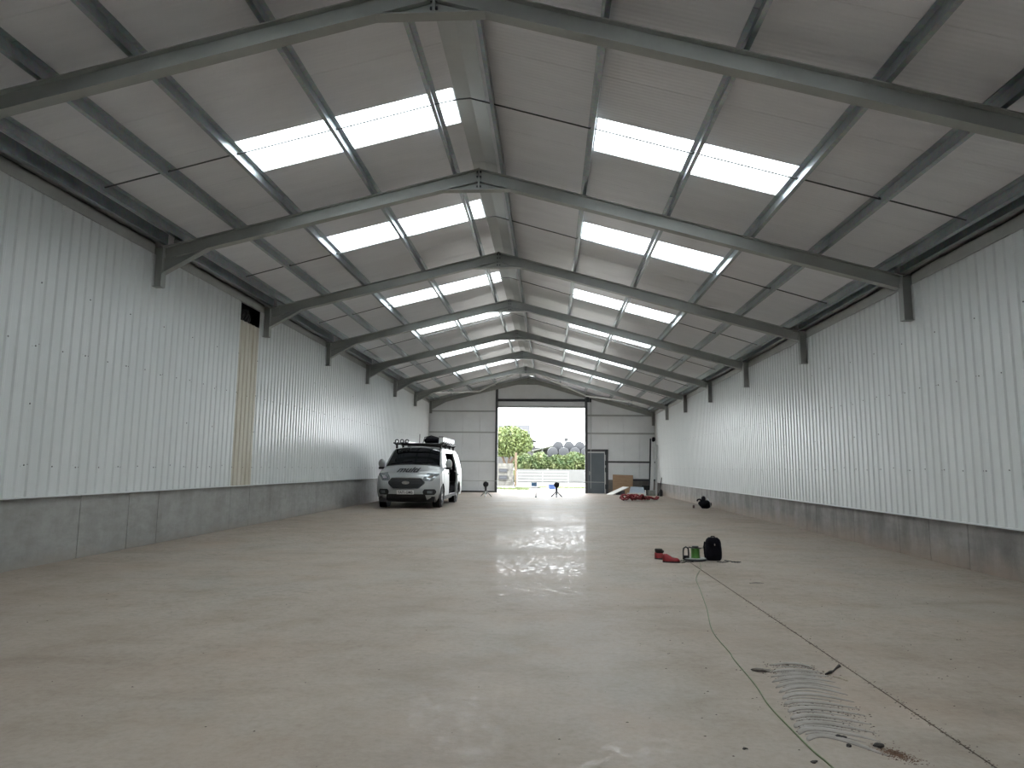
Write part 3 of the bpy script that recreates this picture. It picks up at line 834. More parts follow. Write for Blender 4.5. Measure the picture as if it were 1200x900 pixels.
# glass and front
vpatch('windscreen', 'van_glass', 9.0, 11.75, lambda t: -0.93, lambda t: 0.93, 0.006, nr=8, nu=12)
vpatch('scuttle', 'van_black', 8.55, 9.05, lambda t: -0.95, lambda t: 0.95, 0.005, nr=2, nu=10)
for a, b in ((-0.80, -0.05), (-0.02, 0.72)):
    pts = [skin(9.08 + 0.10 * k, a + (b - a) * k / 3, 0.02) for k in range(4)]
    MB().tube(pts, 0.008, 5).build('wiper', 'van_black', van)
gw = lambda t: 0.42 + 0.15 * (1 - abs(2 * t - 1.15) ** 1.5)
g = vpatch('grille', 'van_black', 2.78, 4.86, lambda t: -gw(t), gw, 0.010, nr=8, nu=12)
for k in range(5):
    r = 3.05 + 0.38 * k; t = (r - 2.78) / 2.08
    MB().tube([skin(r, -gw(t) * 0.93 + 2 * gw(t) * 0.93 * q / 8, 0.016) for q in range(9)], 0.008, 5).build('grille_bar', 'van_black', g)
def rim(t): return gw(t)
loop = [skin(2.78 + 2.08 * t, -gw(t), 0.014) for t in [k / 10 for k in range(11)]] + [skin(4.86, -gw(1) + 2 * gw(1) * k / 8, 0.014) for k in range(1, 9)] + [skin(2.78 + 2.08 * t, gw(t), 0.014) for t in [1 - k / 10 for k in range(1, 11)]] + [skin(2.78, gw(0) - 2 * gw(0) * k / 8, 0.014) for k in range(1, 9)]
MB().tube(loop, 0.014, 6).build('grille_surround', 'chrome', g)
o = MB().add([skin(3.95 + 0.30 * math.sin(a), 0.115 * math.cos(a), 0.030) for a in [2 * PI * k / 20 for k in range(20)]] + [skin(3.95 + 0.30 * math.sin(a), 0.115 * math.cos(a), 0.012) for a in [2 * PI * k / 20 for k in range(20)]],
             [tuple(range(20))] + [(i, (i + 1) % 20, 20 + (i + 1) % 20, 20 + i) for i in range(20)]).build('badge', 'chrome', van)
vpatch('lower_intake', 'van_black', 0.15, 1.72, lambda t: -0.70 + 0.10 * t, lambda t: 0.70 - 0.10 * t, 0.008, nr=5, nu=12)
vpatch('splitter', 'van_black', 0.0, 0.2, lambda t: -0.97, lambda t: 0.97, 0.012, nr=2, nu=14)
for sgn in (-1, 1):
    f = lambda a, b: ((lambda t: a(t)), (lambda t: b(t))) if sgn > 0 else ((lambda t: -b(t)), (lambda t: -a(t)))
    lo, hi = f(lambda t: 0.50 + 0.16 * t ** 1.5 - 0.10 * math.sin(PI * min(1, t * 1.6)) * 0, lambda t: 0.78 + 0.20 * min(1, t * 1.3))
    h = vpatch('headlight', 'lamp_glass', 4.35, 6.25, lo, hi, 0.010, nr=6, nu=6)
    lo, hi = f(lambda t: 0.62 + 0.10 * t, lambda t: 0.74 + 0.10 * t)
    vpatch('lamp_lens', 'chrome', 4.8, 5.5, lo, hi, 0.016, h, 3, 3)
    lo, hi = f(lambda t: 0.58 - 0.05 * math.sin(PI * t), lambda t: 0.86 + 0.05 * math.sin(PI * t))
    fg = vpatch('fog_recess', 'van_black', 1.55, 2.75, lo, hi, 0.010, nr=4, nu=5)
    lo, hi = f(lambda t: 0.66, lambda t: 0.80)
    vpatch('fog_lamp', 'lamp_glass', 1.9, 2.4, lo, hi, 0.018, fg, 2, 3)
    # mirrors
    mx = VX + sgn * 1.10
    mb = MB().ball((mx, VY + 1.42, 1.36), (0.115, 0.075, 0.155), 14, 10)
    mr = mb.build('door_mirror', 'van_silver', van, smooth=True)
    MB().box((mx - 0.09, VY + 1.36, 1.18), (mx + 0.09, VY + 1.47, 1.25)).build('mirror_foot', 'van_black', mr)
    a, b = sorted((VX + sgn * 0.90, mx)); MB().box((a, VY + 1.39, 1.20), (b, VY + 1.46, 1.255)).build('mirror_arm', 'van_black', mr)
# number plate and lettering
pl = vpatch('number_plate', 'plate_white', 1.72, 2.50, lambda t: -0.265, lambda t: 0.265, 0.022, nr=2, nu=6)
def text_mesh(txt, shear=0.0, bold=0.0):
    cu = bpy.data.curves.new('lettering', 'FONT'); cu.body = txt; cu.shear = shear; cu.offset = bold; cu.resolution_u = 3
    ob = bpy.data.objects.new('lettering', cu); COL.objects.link(ob)
    bpy.context.view_layer.update()
    me = bpy.data.meshes.new_from_object(ob.evaluated_get(bpy.context.evaluated_depsgraph_get()))
    vs = [v.co.copy() for v in me.vertices]; fs = [tuple(p.vertices) for p in me.polygons]
    bpy.data.objects.remove(ob); bpy.data.curves.remove(cu); bpy.data.meshes.remove(me)
    ax, bx_ = min(v.x for v in vs), max(v.x for v in vs); ay, by = min(v.y for v in vs), max(v.y for v in vs)
    return [((v.x - ax) / (bx_ - ax), (v.y - ay) / (by - ay)) for v in vs], fs
vs, fs = text_mesh('multi', 0.22, 0.03)
MB().add([skin(6.10 + 1.35 * y, -0.36 + 0.72 * x, 0.018) for x, y in vs], fs).build('bonnet_lettering', 'ink', van, fix=False)['label'] = 'black slanted lettering reading multi'
vs, fs = text_mesh('YA71 OMB', 0, 0.02)
MB().add([skin(1.86 + 0.50 * y, -0.235 + 0.47 * x, 0.028) for x, y in vs], fs).build('plate_lettering', 'ink', pl, fix=False)
# wheels
for s, h in WH:
    for sgn in (-1, 1):
        cx = VX + sgn * 0.865; c = (cx, VY + s, WR)
        w = MB().lathe([(0.20, -0.10), (0.30, -0.115), (0.335, -0.09), (0.345, -0.05), (0.345, 0.05), (0.335, 0.09), (0.30, 0.115), (0.20, 0.10)], c, 'x', 32).build('wheel', 'rubber', van, smooth=40)
        MB().lathe([(0.205, 0.0), (0.215, sgn * 0.112), (0.19, sgn * 0.118), (0.18, sgn * 0.07), (0.05, sgn * 0.06)], c, 'x', 24).build('rim', 'van_black', w, smooth=40)
        mb = MB()
        for k in range(5):
            a = 2 * PI * k / 5 + 0.3; e = Vector((0, math.cos(a), math.sin(a))); q = Vector((0, -math.sin(a), math.cos(a))); cc = Vector(c) + Vector((sgn * 0.085, 0, 0))
            ps = []
            for dx in (-0.02, 0.02):
                for rad, wd in ((0.03, -0.035), (0.03, 0.035), (0.20, 0.028), (0.20, -0.028)):
                    ps.append(cc + e * rad + q * wd + Vector((dx, 0, 0)))
            mb.hexa(ps)
        mb.build('spokes', 'alloy', w)
        # arch liner
        MB().lathe([(0.40, -0.14), (0.41, 0.085)] if sgn > 0 else [(0.40, 0.14), (0.41, -0.085)], (cx, VY + s, 0.355), 'x', 24).build('arch_liner', 'van_black', van)
# roof rack
rk = []
for s in (1.95, 2.9, 3.9, 4.8):
    MB().box((VX - 0.80, VY + s - 0.03, 1.985), (VX + 0.80, VY + s + 0.03, 2.025)).build('rack_bar', 'van_black', van)
    for sgn in (-1, 1):
        MB().box((VX + sgn * 0.74 - 0.03, VY + s - 0.035, 1.87), (VX + sgn * 0.74 + 0.03, VY + s + 0.035, 1.985)).build('rack_foot', 'van_black', van)
for sgn in (-1, 1):
    MB().tube([(VX + sgn * 0.80, VY + 1.75, 2.045), (VX + sgn * 0.80, VY + 5.0, 2.045)], 0.028, 8).build('rack_rail', 'van_black', van, smooth=True)
pts = [(VX - 0.80, VY + 1.75, 2.045), (VX - 0.74, VY + 1.66, 2.015), (VX, VY + 1.62, 2.015), (VX + 0.74, VY + 1.66, 2.015), (VX + 0.80, VY + 1.75, 2.045)]
MB().tube(pts, 0.025, 8).build('wind_bar', 'van_black', van, smooth=True)
MB().tube([(VX + 0.02, VY + 1.95, 1.95), (VX + 0.0, VY + 2.055, 2.355)], 0.010, 6).build('aerial', 'van_black', van)
# load on the rack
lad = thing('ladder', 'aluminium ladder lying flat on the van roof rack', 'ladder', (VX - 0.45, VY + 1.8, 2.026))
for dx in (-0.28, 0.12): MB().box((VX - 0.45 + dx, VY + 1.70, 2.027), (VX - 0.45 + dx + 0.03, VY + 4.9, 2.095)).build('stile', 'ladder_alu', lad)
for k in range(11): MB().tube([(VX - 0.72, VY + 1.85 + 0.28 * k, 2.063), (VX - 0.31, VY + 1.85 + 0.28 * k, 2.063)], 0.016, 6).build('rung', 'ladder_alu', lad)
for k in range(3):
    xx = VX - 0.70 + 0.17 * k
    pts = [(xx, VY + 1.76, 2.035 + 0.13 * math.sin(a) * 1.0, ) for a in (0.2,)]
    ring = [(xx + 0.055 * math.cos(a), VY + 1.735, 2.100 + 0.055 * math.sin(a)) for a in [2 * PI * q / 14 for q in range(15)]]
    MB().tube(ring, 0.017, 6, False).build('end_hoop', 'van_black', lad, smooth=True)
bagt = thing('roof_case', 'black soft case strapped on the front of the van roof rack', 'case', (VX + 0.34, VY + 2.055, 2.026))
mb = MB()
blob(mb, (VX + 0.36, VY + 2.45, 2.160), (0.27, 0.42, 0.145), 11, 0.10, 16, 10, False)
mb.build('case_body', 'black_fabric', bagt, smooth=True)
for yy in (2.205, 2.65):
    MB().tube([(VX + 0.08, VY + yy, 2.035), (VX + 0.14, VY + yy, 2.255), (VX + 0.36, VY + yy, 2.310), (VX + 0.58, VY + yy, 2.255), (VX + 0.63, VY + yy, 2.035)], 0.014, 5).build('strap', 'van_black', bagt)
pc = thing('pipe_carrier', 'long white box with black clips along the edge of the van roof rack', 'pipe carrier', (VX + 0.72, VY + 2.155, 2.026))
MB().box((VX + 0.655, VY + 2.055, 2.100), (VX + 0.795, VY + 4.7, 2.265)).build('upper_box', 'white_plastic', pc)
MB().box((VX + 0.655, VY + 2.00, 2.027), (VX + 0.765, VY + 4.8, 2.085)).build('lower_tray', 'white_plastic', pc)
for k in range(6):
    MB().box((VX + 0.645, VY + 2.205 + 0.45 * k, 2.070), (VX + 0.805, VY + 2.355 + 0.45 * k, 2.130)).build('clip', 'van_black', pc)
MB().box((VX + 0.645, VY + 2.035, 2.255), (VX + 0.805, VY + 4.72, 2.280)).build('lid_edge', 'van_black', pc)

# ------------------------------------------------------------------ things on the floor near the joint
mat('reel_green', (0.06, 0.20, 0.03), 0.45, 0, 0.12, 8)
mat('reel_tray', (0.22, 0.23, 0.21), 0.5, 0, 0.1, 8)
mat('shoe_red', (0.22, 0.009, 0.013), 0.55, 0, 0.2, 14)
mat('cable_green', (0.10, 0.13, 0.05), 0.5, 0, 0.2, 30)
RX, RY = 2.02, 9.66
re = thing('cable_reel', 'green cable reel lying flat with a black carrying handle', 'cable reel', (RX, RY, 0))
MB().lathe([(0.13, 0.0), (0.155, 0.004), (0.16, 0.018), (0.155, 0.026)], (RX, RY, 0), 'z', 28).build('base_disc', 'black_plastic', re, smooth=40)
MB().lathe([(0.145, 0.026), (0.15, 0.032), (0.142, 0.036), (0.06, 0.036)], (RX, RY, 0), 'z', 28).build('tray', 'reel_tray', re, smooth=40)
MB().lathe([(0.066, 0.036), (0.056, 0.05), (0.056, 0.155), (0.064, 0.166)], (RX + 0.005, RY, 0), 'z', 24).build('drum', 'reel_green', re, smooth=40)
MB().lathe([(0.045, 0.166), (0.048, 0.185), (0.042, 0.197), (0.02, 0.199)], (RX + 0.005, RY, 0), 'z', 20).build('knob', 'black_plastic', re, smooth=40)
mb = MB()
for k in range(6):
    a = 2 * PI * k / 6
    mb.tube([(RX, RY, 0.170), (RX + 0.12 * math.cos(a), RY + 0.12 * math.sin(a), 0.172)], 0.005, 5)
mb.build('arm', 'black_plastic', re)
h = [(RX - 0.165, RY - 0.02, 0.02), (RX - 0.165, RY - 0.02, 0.13), (RX - 0.158, RY - 0.02, 0.165), (RX - 0.128, RY - 0.02, 0.185), (RX - 0.098, RY - 0.02, 0.165), (RX - 0.092, RY - 0.02, 0.13), (RX - 0.092, RY - 0.02, 0.02)]
MB().tube(h, 0.011, 8).build('handle', 'black_plastic', re, smooth=True)
MB().tube([(RX - 0.15, RY, 0.176), (RX - 0.06, RY, 0.174)], 0.005, 5).build('crank', 'black_plastic', re)
mb = MB().box((RX - 0.16, RY - 0.045, 0.03), (RX - 0.10, RY - 0.005, 0.07)); mb.build('socket', 'black_plastic', re)
# green lead running towards the camera
hp = [(2.045, 9.49), (1.93, 8.9), (1.70, 8.1), (1.587, 7.40), (1.43, 6.4), (1.27, 5.50), (1.24, 4.885), (1.223, 4.71), (1.203, 4.18), (1.171, 3.824), (1.175, 3.458), (1.181, 3.248), (1.198, 3.091), (1.22, 2.6), (1.20, 2.0)]
def smooth_pts(p, n=5):
    out = []
    for i in range(len(p) - 1):
        p0, p1, p2, p3 = p[max(i - 1, 0)], p[i], p[i + 1], p[min(i + 2, len(p) - 1)]
        for k in range(n):
            t = k / n
            out.append(tuple(0.5 * (2 * b + (c - a) * t + (2 * a - 5 * b + 4 * c - d) * t * t + (3 * b - a - 3 * c + d) * t ** 3) for a, b, c, d in zip(p0, p1, p2, p3)))
    return out + [tuple(p[-1])]
lead = MB().tube([(x, y, 0.0045) for x, y in smooth_pts(hp)], 0.0042, 6).build('green_lead', 'cable_green', None, (2.045, 9.49, 0), smooth=True)
tag(lead, 'thin green lead snaking over the concrete floor from the reel', 'cable')
# thin dark leads beside the reel
for nm, pts, lab in (('black_lead', [(1.72, 9.40), (1.80, 9.36), (1.87, 9.50), (1.84, 9.60), (1.79, 9.52), (1.86, 9.45), (1.95, 9.44)], 'thin black lead curled between the red shoes and the reel'),
                     ('black_lead', [(2.28, 9.50), (2.36, 9.46), (2.46, 9.58), (2.42, 9.66), (2.50, 9.54), (2.60, 9.52), (2.55, 9.47), (2.47, 9.50)], 'thin black lead tangled beside the black rucksack')):
    tag(MB().tube([(x, y, 0.006 + 0.004 * (i % 2)) for i, (x, y) in enumerate(smooth_pts(pts))], 0.005, 6).build(nm, 'rubber', None, (pts[0][0], pts[0][1], 0), smooth=True), lab, 'cable')
# black rucksack, upright
bx0, by0 = 2.285, 9.72
bk = thing('rucksack', 'upright black rucksack standing beside the green reel', 'rucksack', (bx0, by0, 0))
rows = []
for j in range(13):
    t = j / 12; z = 0.002 + 0.308 * t
    k = 1.0 if t < 0.7 else 1 - 0.30 * ((t - 0.7) / 0.3) ** 2.2
    k *= 0.93 + 0.07 * math.sin(PI * min(1, t * 1.5)); 
    if j in (0, 12): k *= 0.86
    rows.append([(bx0 + 0.112 * k * math.copysign(abs(math.cos(a)) ** 0.55, math.cos(a)), by0 + 0.085 * k * math.copysign(abs(math.sin(a)) ** 0.55, math.sin(a)), z) for a in [2 * PI * q / 24 for q in range(25)]])
mb = MB().grid(rows); mb.f.append(tuple(range(24))[::-1]); mb.f.append(tuple(12 * 25 + q for q in range(24)))
mb.build('bag', 'black_fabric', bk, smooth=50)
rows = [[(bx0 + 0.08 * math.copysign(abs(math.cos(a)) ** 0.5, math.cos(a)) * q, by0 - 0.083 - 0.028 * (1 - q), 0.10 + 0.075 * math.copysign(abs(math.sin(a)) ** 0.5, math.sin(a)) * q) for a in [2 * PI * k / 20 for k in range(21)]] for q in (1.0, 0.92, 0.7, 0.02)]
MB().grid(rows).build('front_pocket', 'black_fabric', bk, smooth=True)
MB().tube([(bx0 - 0.03, by0, 0.30), (bx0 - 0.025, by0, 0.325), (bx0 + 0.02, by0, 0.325), (bx0 + 0.025, by0, 0.30)], 0.008, 6).build('grab_loop', 'black_fabric', bk)
MB().box((bx0 - 0.006, by0 - 0.092, 0.208), (bx0 + 0.008, by0 - 0.078, 0.236)).build('zip_tag', 'chrome', bk)
MB().tube([(bx0 - 0.11, by0 + 0.02, 0.25), (bx0 - 0.125, by0 + 0.01, 0.18), (bx0 - 0.12, by0 + 0.0, 0.09), (bx0 - 0.108, by0 + 0.01, 0.03)], 0.012, 6).build('side_strap', 'black_fabric', bk)
# red shoes
def shoe(x, y, rz, label, collar, sc=1.0, col='shoe_red'):
    t = thing('work_shoe', label, 'shoe', (0, 0, 0), 'red shoes beside the reel')
    rows_s, rows_u = [], []
    for j in range(13):
        a = j / 12; yy = -0.13 + 0.26 * a
        w = 0.040 + 0.012 * math.sin(PI * a * 0.9 + 0.5); w *= (1 - (2 * a - 1) ** 6 * 0.75)
        h = 0.055 + 0.055 * max(0, min(1, (0.62 - a) / 0.35)); h *= (1 - max(0, (a - 0.8) / 0.2) ** 2 * 0.55); h *= 1 - max(0, (0.06 - a) / 0.06) * 0.3
        rows_s.append([(w * 1.06 * cx, yy, z) for cx, z in ((-1, 0.001), (-1.02, 0.022), (1.02, 0.022), (1, 0.001), (-1, 0.001))])
        rows_u.append([(w * math.cos(q), yy, 0.020 + h * max(0, math.sin(q)) ** 0.75) for q in [PI * k / 10 for k in range(11)]])
    us_ = MB().grid(rows_u); n = len(us_.v); us_.f.append(tuple(range(11))); us_.f.append(tuple(n - 11 + k for k in range(11))[::-1])
    us_.build('upper', col, t, smooth=50)
    so = MB().grid(rows_s); n = len(so.v); so.f.append((0, 1, 2, 3)); so.f.append((n - 5, n - 4, n - 3, n - 2))
    so.build('sole', 'black_plastic', t)
    if collar:
        mb = MB()
        rows = [[(0.040 * k * math.cos(q), -0.065 + 0.055 * k * math.sin(q), z) for q in [2 * PI * i / 16 for i in range(17)]] for z, k in ((0.085, 0.9), (0.12, 1.05), (0.15, 1.15), (0.165, 1.05), (0.150, 0.8), (0.12, 0.7))]
        mb.grid(rows); mb.build('collar', mat('shoe_dark', (0.022, 0.017, 0.014), 0.8, 0, 0.3, 20), t, smooth=True)
        MB().ball((0.0, -0.02, 0.125), (0.032, 0.045, 0.028), 10, 7).build('tongue', 'shoe_dark', t, smooth=True)
    else:
        mb = MB()
        for k in range(4): mb.tube([(-0.028, 0.0 + 0.022 * k, 0.082 - 0.006 * k), (0, 0.0 + 0.022 * k, 0.094 - 0.007 * k), (0.028, 0.0 + 0.022 * k, 0.082 - 0.006 * k)], 0.004, 5)
        mb.build('laces', 'shoe_dark' if 'shoe_dark' in MATS else 'rubber', t)
    t.location = (x, y, 0); t.rotation_euler = (0, 0, rz); t.scale = (sc,) * 3
    return t
shoe(1.585, 9.72, -1.75, 'red shoe with a dark brown padded ankle collar beside the reel', True, 0.86)
shoe(1.645, 9.40, -1.75, 'low red shoe lying in front of the dark-collared one', False, 0.88)

# ------------------------------------------------------------------ dirt and litter on the slab
for (x, y), r, lab in (((1.378, 3.428), 0.020, 'small dark mud clod above the ribbed mark, farthest of three'), ((1.369, 3.324), 0.020, 'small dark mud clod at the middle of the ribbed mark'),
                       ((1.504, 3.335), 0.028, 'flat dark mud clod touching the patch of rusty dirt'), ((1.143, 3.139), 0.021, 'small dark mud clod on the other side of the green lead'), ((0.882, 3.262), 0.016, 'small faint mud clod apart from the others on bare concrete')):
    r *= 0.68; mb = MB(); blob(mb, (x, y, 0.003), (r, r * 0.8, r * 0.42), int(x * 999), 0.75, 14, 8)
    tag(mb.build('mud_clod', 'mud', None, (x, y, 0), smooth=True), lab, 'mud')
mb = MB(); rnd = random.Random(9)
for _ in range(900):
    a, q = rnd.uniform(0, 6.28), abs(rnd.gauss(0, 0.5))
    fleck(1.545 + 0.075 * q * math.cos(a), 3.255 + 0.085 * q * math.sin(a) - 0.05 * q * math.cos(a), rnd.uniform(0.002, 0.006))
o = stuff(mb.build('rusty_dirt', 'dirt_red', None, (1.545, 3.255, 0), fix=False)); tag(o, 'patch of loose reddish brown dirt at the end of the ribbed mark', 'dirt')
mb = MB(); blob(mb, (1.335, 4.475, 0.003), (0.055, 0.030, 0.010), 4, 0.8, 18, 8)
tag(mb.build('dead_leaf', mat('leaf_dead', (0.15, 0.13, 0.11), 0.85, 0, 0.3, 30), None, (1.335, 4.475, 0), smooth=True), 'curled dead leaf at the far end of the ribbed mark', 'leaf')
tag(MB().tube([(1.70, 4.42, 0.006), (1.745, 4.455, 0.010), (1.775, 4.485, 0.009), (1.81, 4.53, 0.013), (1.845, 4.565, 0.02)], [0.004, 0.009, 0.005, 0.006, 0.010], 6).build('twig', 'mud', None, (1.77, 4.48, 0), smooth=True), 'dark knobbly twig lying across the ribbed mark', 'twig')
tag(MB().tube([(1.735, 4.39, 0.004), (1.765, 4.35, 0.005), (1.784, 4.304, 0.004)], 0.004, 5).build('straw', mat('straw', (0.42, 0.37, 0.28), 0.8, 0, 0.2, 20), None, (1.76, 4.35, 0)), 'pale piece of straw beside the dark twig', 'straw')
tag(MB().tube([(2.22, 7.79, 0.006), (2.30, 7.80, 0.01), (2.38, 7.805, 0.006)], [0.004, 0.009, 0.003], 6, flat=0.4).build('leaf_scrap', 'mud', None, (2.3, 7.8, 0)), 'dark scrap of leaf on the floor in front of the rucksack', 'leaf')

# ------------------------------------------------------------------ by the far wall
fb = thing('tool_bag', 'black tool bag with a strap slumped against the concrete wall base', 'bag', (5.02, 22.5, 0))
mb = MB(); blob(mb, (5.05, 22.5, 0.13), (0.20, 0.17, 0.15), 21, 0.16, 18, 12); mb.build('bag', 'black_fabric', fb, smooth=True)
mb = MB(); blob(mb, (5.02, 22.5, 0.30), (0.075, 0.08, 0.10), 5, 0.1, 12, 8, False); mb.build('neck', 'black_fabric', fb, smooth=True)
MB().tube([(4.95, 22.44, 0.24), (4.88, 22.42, 0.30), (4.81, 22.42, 0.28), (4.80, 22.42, 0.23)], 0.028, 7).build('strap', 'black_fabric', fb, smooth=True)
MB().tube([(5.13, 22.42, 0.32), (5.21, 22.42, 0.20), (5.23, 22.42, 0.04)], 0.016, 6).build('pale_strap', 'frame_light', fb, smooth=True)
tag(MB().lathe([(0.03, 0.0), (0.034, 0.01), (0.034, 0.085), (0.022, 0.10)], (4.72, 22.6, 0), 'z', 14).build('brown_pot', mat('pot_brown', (0.10, 0.055, 0.045), 0.6, 0, 0.2, 8), None, (4.72, 22.6, 0), smooth=40), 'small brown pot on the floor beside the black tool bag', 'pot')

def tripod(x, y, label, head):
    t = thing('tripod', label, 'tripod', (x, y, 0), 'tripods in front of the doorway')
    for k in range(3):
        a = 2 * PI * k / 3 + 0.5
        MB().tube([(x, y, 0.26), (x + 0.27 * math.cos(a), y + 0.27 * math.sin(a), 0.012)], 0.024, 6).build('leg', 'frame_light' if head else 'dark_steel', t)
    MB().tube([(x, y, 0.10), (x, y, 0.46)], 0.048, 8).build('column', 'dark_steel', t, smooth=60)
    mb = MB().lathe([(0.08, -0.10), (0.12, -0.09), (0.125, 0.0), (0.12, 0.09), (0.08, 0.10)], (x, y, 0.535), 'y', 16)
    o = mb.build('laser_head', 'black_plastic', t, smooth=40)
    MB().box((x + 0.06, y - 0.09, 0.49), (x + 0.13, y + 0.06, 0.63)).build('side_cover', 'frame_light' if head else 'dark_steel', o)
tripod(-2.80, 29.6, 'small grey tripod with a black round head between the van and the doorway', True)
tripod(0.30, 29.9, 'small black tripod with a round head standing out against the doorway', False)
st = thing('marker_stand', 'slim stand with a blue block on top between the two tripods', 'stand', (-0.60, 29.4, 0))
MB().lathe([(0.045, 0.0), (0.045, 0.02), (0.02, 0.05)], (-0.60, 29.4, 0), 'z', 12).build('foot', 'dark_steel', st)
MB().tube([(-0.60, 29.4, 0.03), (-0.60, 29.4, 0.28)], 0.018, 8).build('lower_post', 'dark_steel', st)
MB().tube([(-0.60, 29.4, 0.28), (-0.60, 29.4, 0.64)], 0.010, 8).build('upper_post', 'frame_light', st)
MB().box((-0.80, 29.36, 0.47), (-0.56, 29.44, 0.63)).build('blue_block', mat('block_blue', (0.16, 0.33, 0.62), 0.5, 0, 0.1, 6), st)
rail = MB().tube([(-3.98, 29.62, 0.685), (-2.80, 29.65, 0.684), (-0.60, 29.78, 0.680), (0.30, 29.9, 0.676), (2.4, 30.1, 0.66)], 0.013, 6).build('level_line', 'frame_light', None, (-2.8, 29.65, 0.68))
tag(rail, 'thin pale line stretched level over both tripods in front of the doorway', 'line')

mat('plywood', (0.36, 0.235, 0.14), 0.7, 0, 0.12, 2.5, stretch=(1, 1, 4))
mat('foam_blue', (0.42, 0.48, 0.56), 0.6, 0, 0.06, 5)
mat('board_white', (0.66, 0.65, 0.62), 0.5, 0, 0.05, 5)
def slab_pts(a, b, c, d, n):      # four corners and a thickness vector
    n = Vector(n); p = [Vector(q) for q in (a, b, c, d)]
    return MB().hexa(p + [q + n for q in p])
tag(slab_pts((3.16, 34.30, 0.0), (4.16, 34.36, 0.0), (4.24, 34.72, 0.94), (3.21, 34.70, 0.97), (0, 0.03, -0.012)).build('plywood_board', 'plywood', None, (3.6, 34.3, 0)), 'brown plywood board leaning on the end wall beside the steel door', 'board')
tag(slab_pts((2.78, 33.35, 0.0), (3.02, 32.95, 0.0), (3.85, 33.25, 0.36), (3.60, 33.65, 0.36), (0, 0, 0.035)).build('white_board', 'board_white', None, (3.0, 33.2, 0)), 'white board propped at a slant in front of the plywood', 'board')
tag(MB().box((3.25, 33.50, 0.0), (3.68, 33.78, 0.20)).build('dark_crate', 'crate_grey', None, (3.45, 33.6, 0)), 'low dark crate under the slanting white board', 'crate')
ft = thing('foam_tray', 'open white tray with pale blue lining behind the red heap', 'tray', (4.2, 32.9, 0))
slab_pts((3.72, 32.75, 0.0), (4.55, 32.72, 0.0), (4.62, 33.25, 0.02), (3.80, 33.28, 0.02), (0, 0, 0.03)).build('tray_base', 'board_white', ft)
slab_pts((3.84, 33.20, 0.03), (4.62, 33.20, 0.03), (4.58, 33.45, 0.38), (3.96, 33.45, 0.40), (0, 0.03, 0)).build('tray_back', 'foam_blue', ft)
slab_pts((4.55, 32.70, 0.0), (4.60, 32.70, 0.0), (4.68, 33.40, 0.0), (4.63, 33.40, 0.0), (0, 0, 0.24)).build('tray_side', 'board_white', ft)
slab_pts((3.70, 32.70, 0.0), (4.55, 32.66, 0.0), (4.55, 32.70, 0.0), (3.70, 32.74, 0.0), (0, 0, 0.12)).build('tray_front', 'board_white', ft)
b = MB().box((4.70, 32.75, 0.0), (5.06, 33.05, 0.25)); o = b.build('concrete_block', mat('block_grey', (0.25, 0.255, 0.23), 0.85, 0, 0.2, 12, 0.4, 40), None, (4.88, 32.9, 0))
tag(o, 'rough grey-green concrete block beside the open white tray', 'block')
mod = o.modifiers.new('bevel', 'BEVEL'); mod.width = 0.015; mod.segments = 2
tag(MB().box((4.52, 33.55, 0.0), (5.05, 33.95, 0.46)).build('black_box', 'van_black', None, (4.8, 33.7, 0)), 'square black box standing in the corner behind the concrete block', 'box')
tag(slab_pts((4.93, 34.10, 0.0), (5.01, 34.10, 0.0), (5.15, 34.42, 2.80), (5.07, 34.42, 2.80), (0, 0.05, 0)).build('black_post', 'dark_steel', None, (5.1, 34.1, 0)), 'long black bar leaning upright in the wall corner', 'bar')
for (xa, ya, za), (xb, yb, zb), w, lab in (((4.92, 33.2, 0.0), (5.19, 33.95, 2.62), 0.075, 'long white plastic channel leaning in the corner beside the black bar'),
                                   ((5.16, 33.25, 0.0), (5.315, 33.7, 2.45), 0.045, 'shorter white plastic channel leaning against the side lining')):
    mb = MB()
    for (dx0, dx1, dy0, dy1) in ((-w, w, 0.05, 0.06), (-w, -w + 0.012, -0.02, 0.05), (w - 0.012, w, -0.02, 0.05)):
        mb.hexa([(xa + dx0, ya + dy0, za), (xa + dx1, ya + dy0, za), (xa + dx1, ya + dy1, za), (xa + dx0, ya + dy1, za), (xb + dx0, yb + dy0, zb), (xb + dx1, yb + dy0, zb), (xb + dx1, yb + dy1, zb), (xb + dx0, yb + dy1, zb)])
    tag(mb.build('plastic_channel', 'white_plastic', None, (xa, ya, 0)), lab, 'channel', 'white channels in the corner')
cp = MB(); blob(cp, (5.20, 33.98, 2.74), (0.09, 0.08, 0.13), 8, 0.25, 10, 7, False)
tag(cp.build('black_wrap', 'black_fabric', None, (5.22, 33.98, 2.6), smooth=True), 'black wrapping on the top end of the long white channel', 'wrap')
br = thing('broom', 'broom with a dark thin handle leaning on the side wall near the corner', 'broom', (5.30, 32.6, 0))
MB().tube([(5.22, 32.6, 0.16), (5.335, 32.6, 0.86)], 0.016, 6).build('handle', 'dark_steel', br)
mb = MB().hexa([(5.10, 32.56, 0.0), (5.30, 32.56, 0.0), (5.30, 32.66, 0.0), (5.10, 32.66, 0.0), (5.17, 32.58, 0.18), (5.27, 32.58, 0.18), (5.27, 32.64, 0.18), (5.17, 32.64, 0.18)]); mb.build('brush', 'black_plastic', br)
tag(MB().lathe([(0.07, 0.0), (0.085, 0.02), (0.085, 0.24), (0.06, 0.30), (0.03, 0.33)], (5.20, 32.1, 0), 'z', 16).build('black_canister', 'black_plastic', None, (5.20, 32.1, 0), smooth=40), 'small black canister on the floor beside the broom', 'canister')
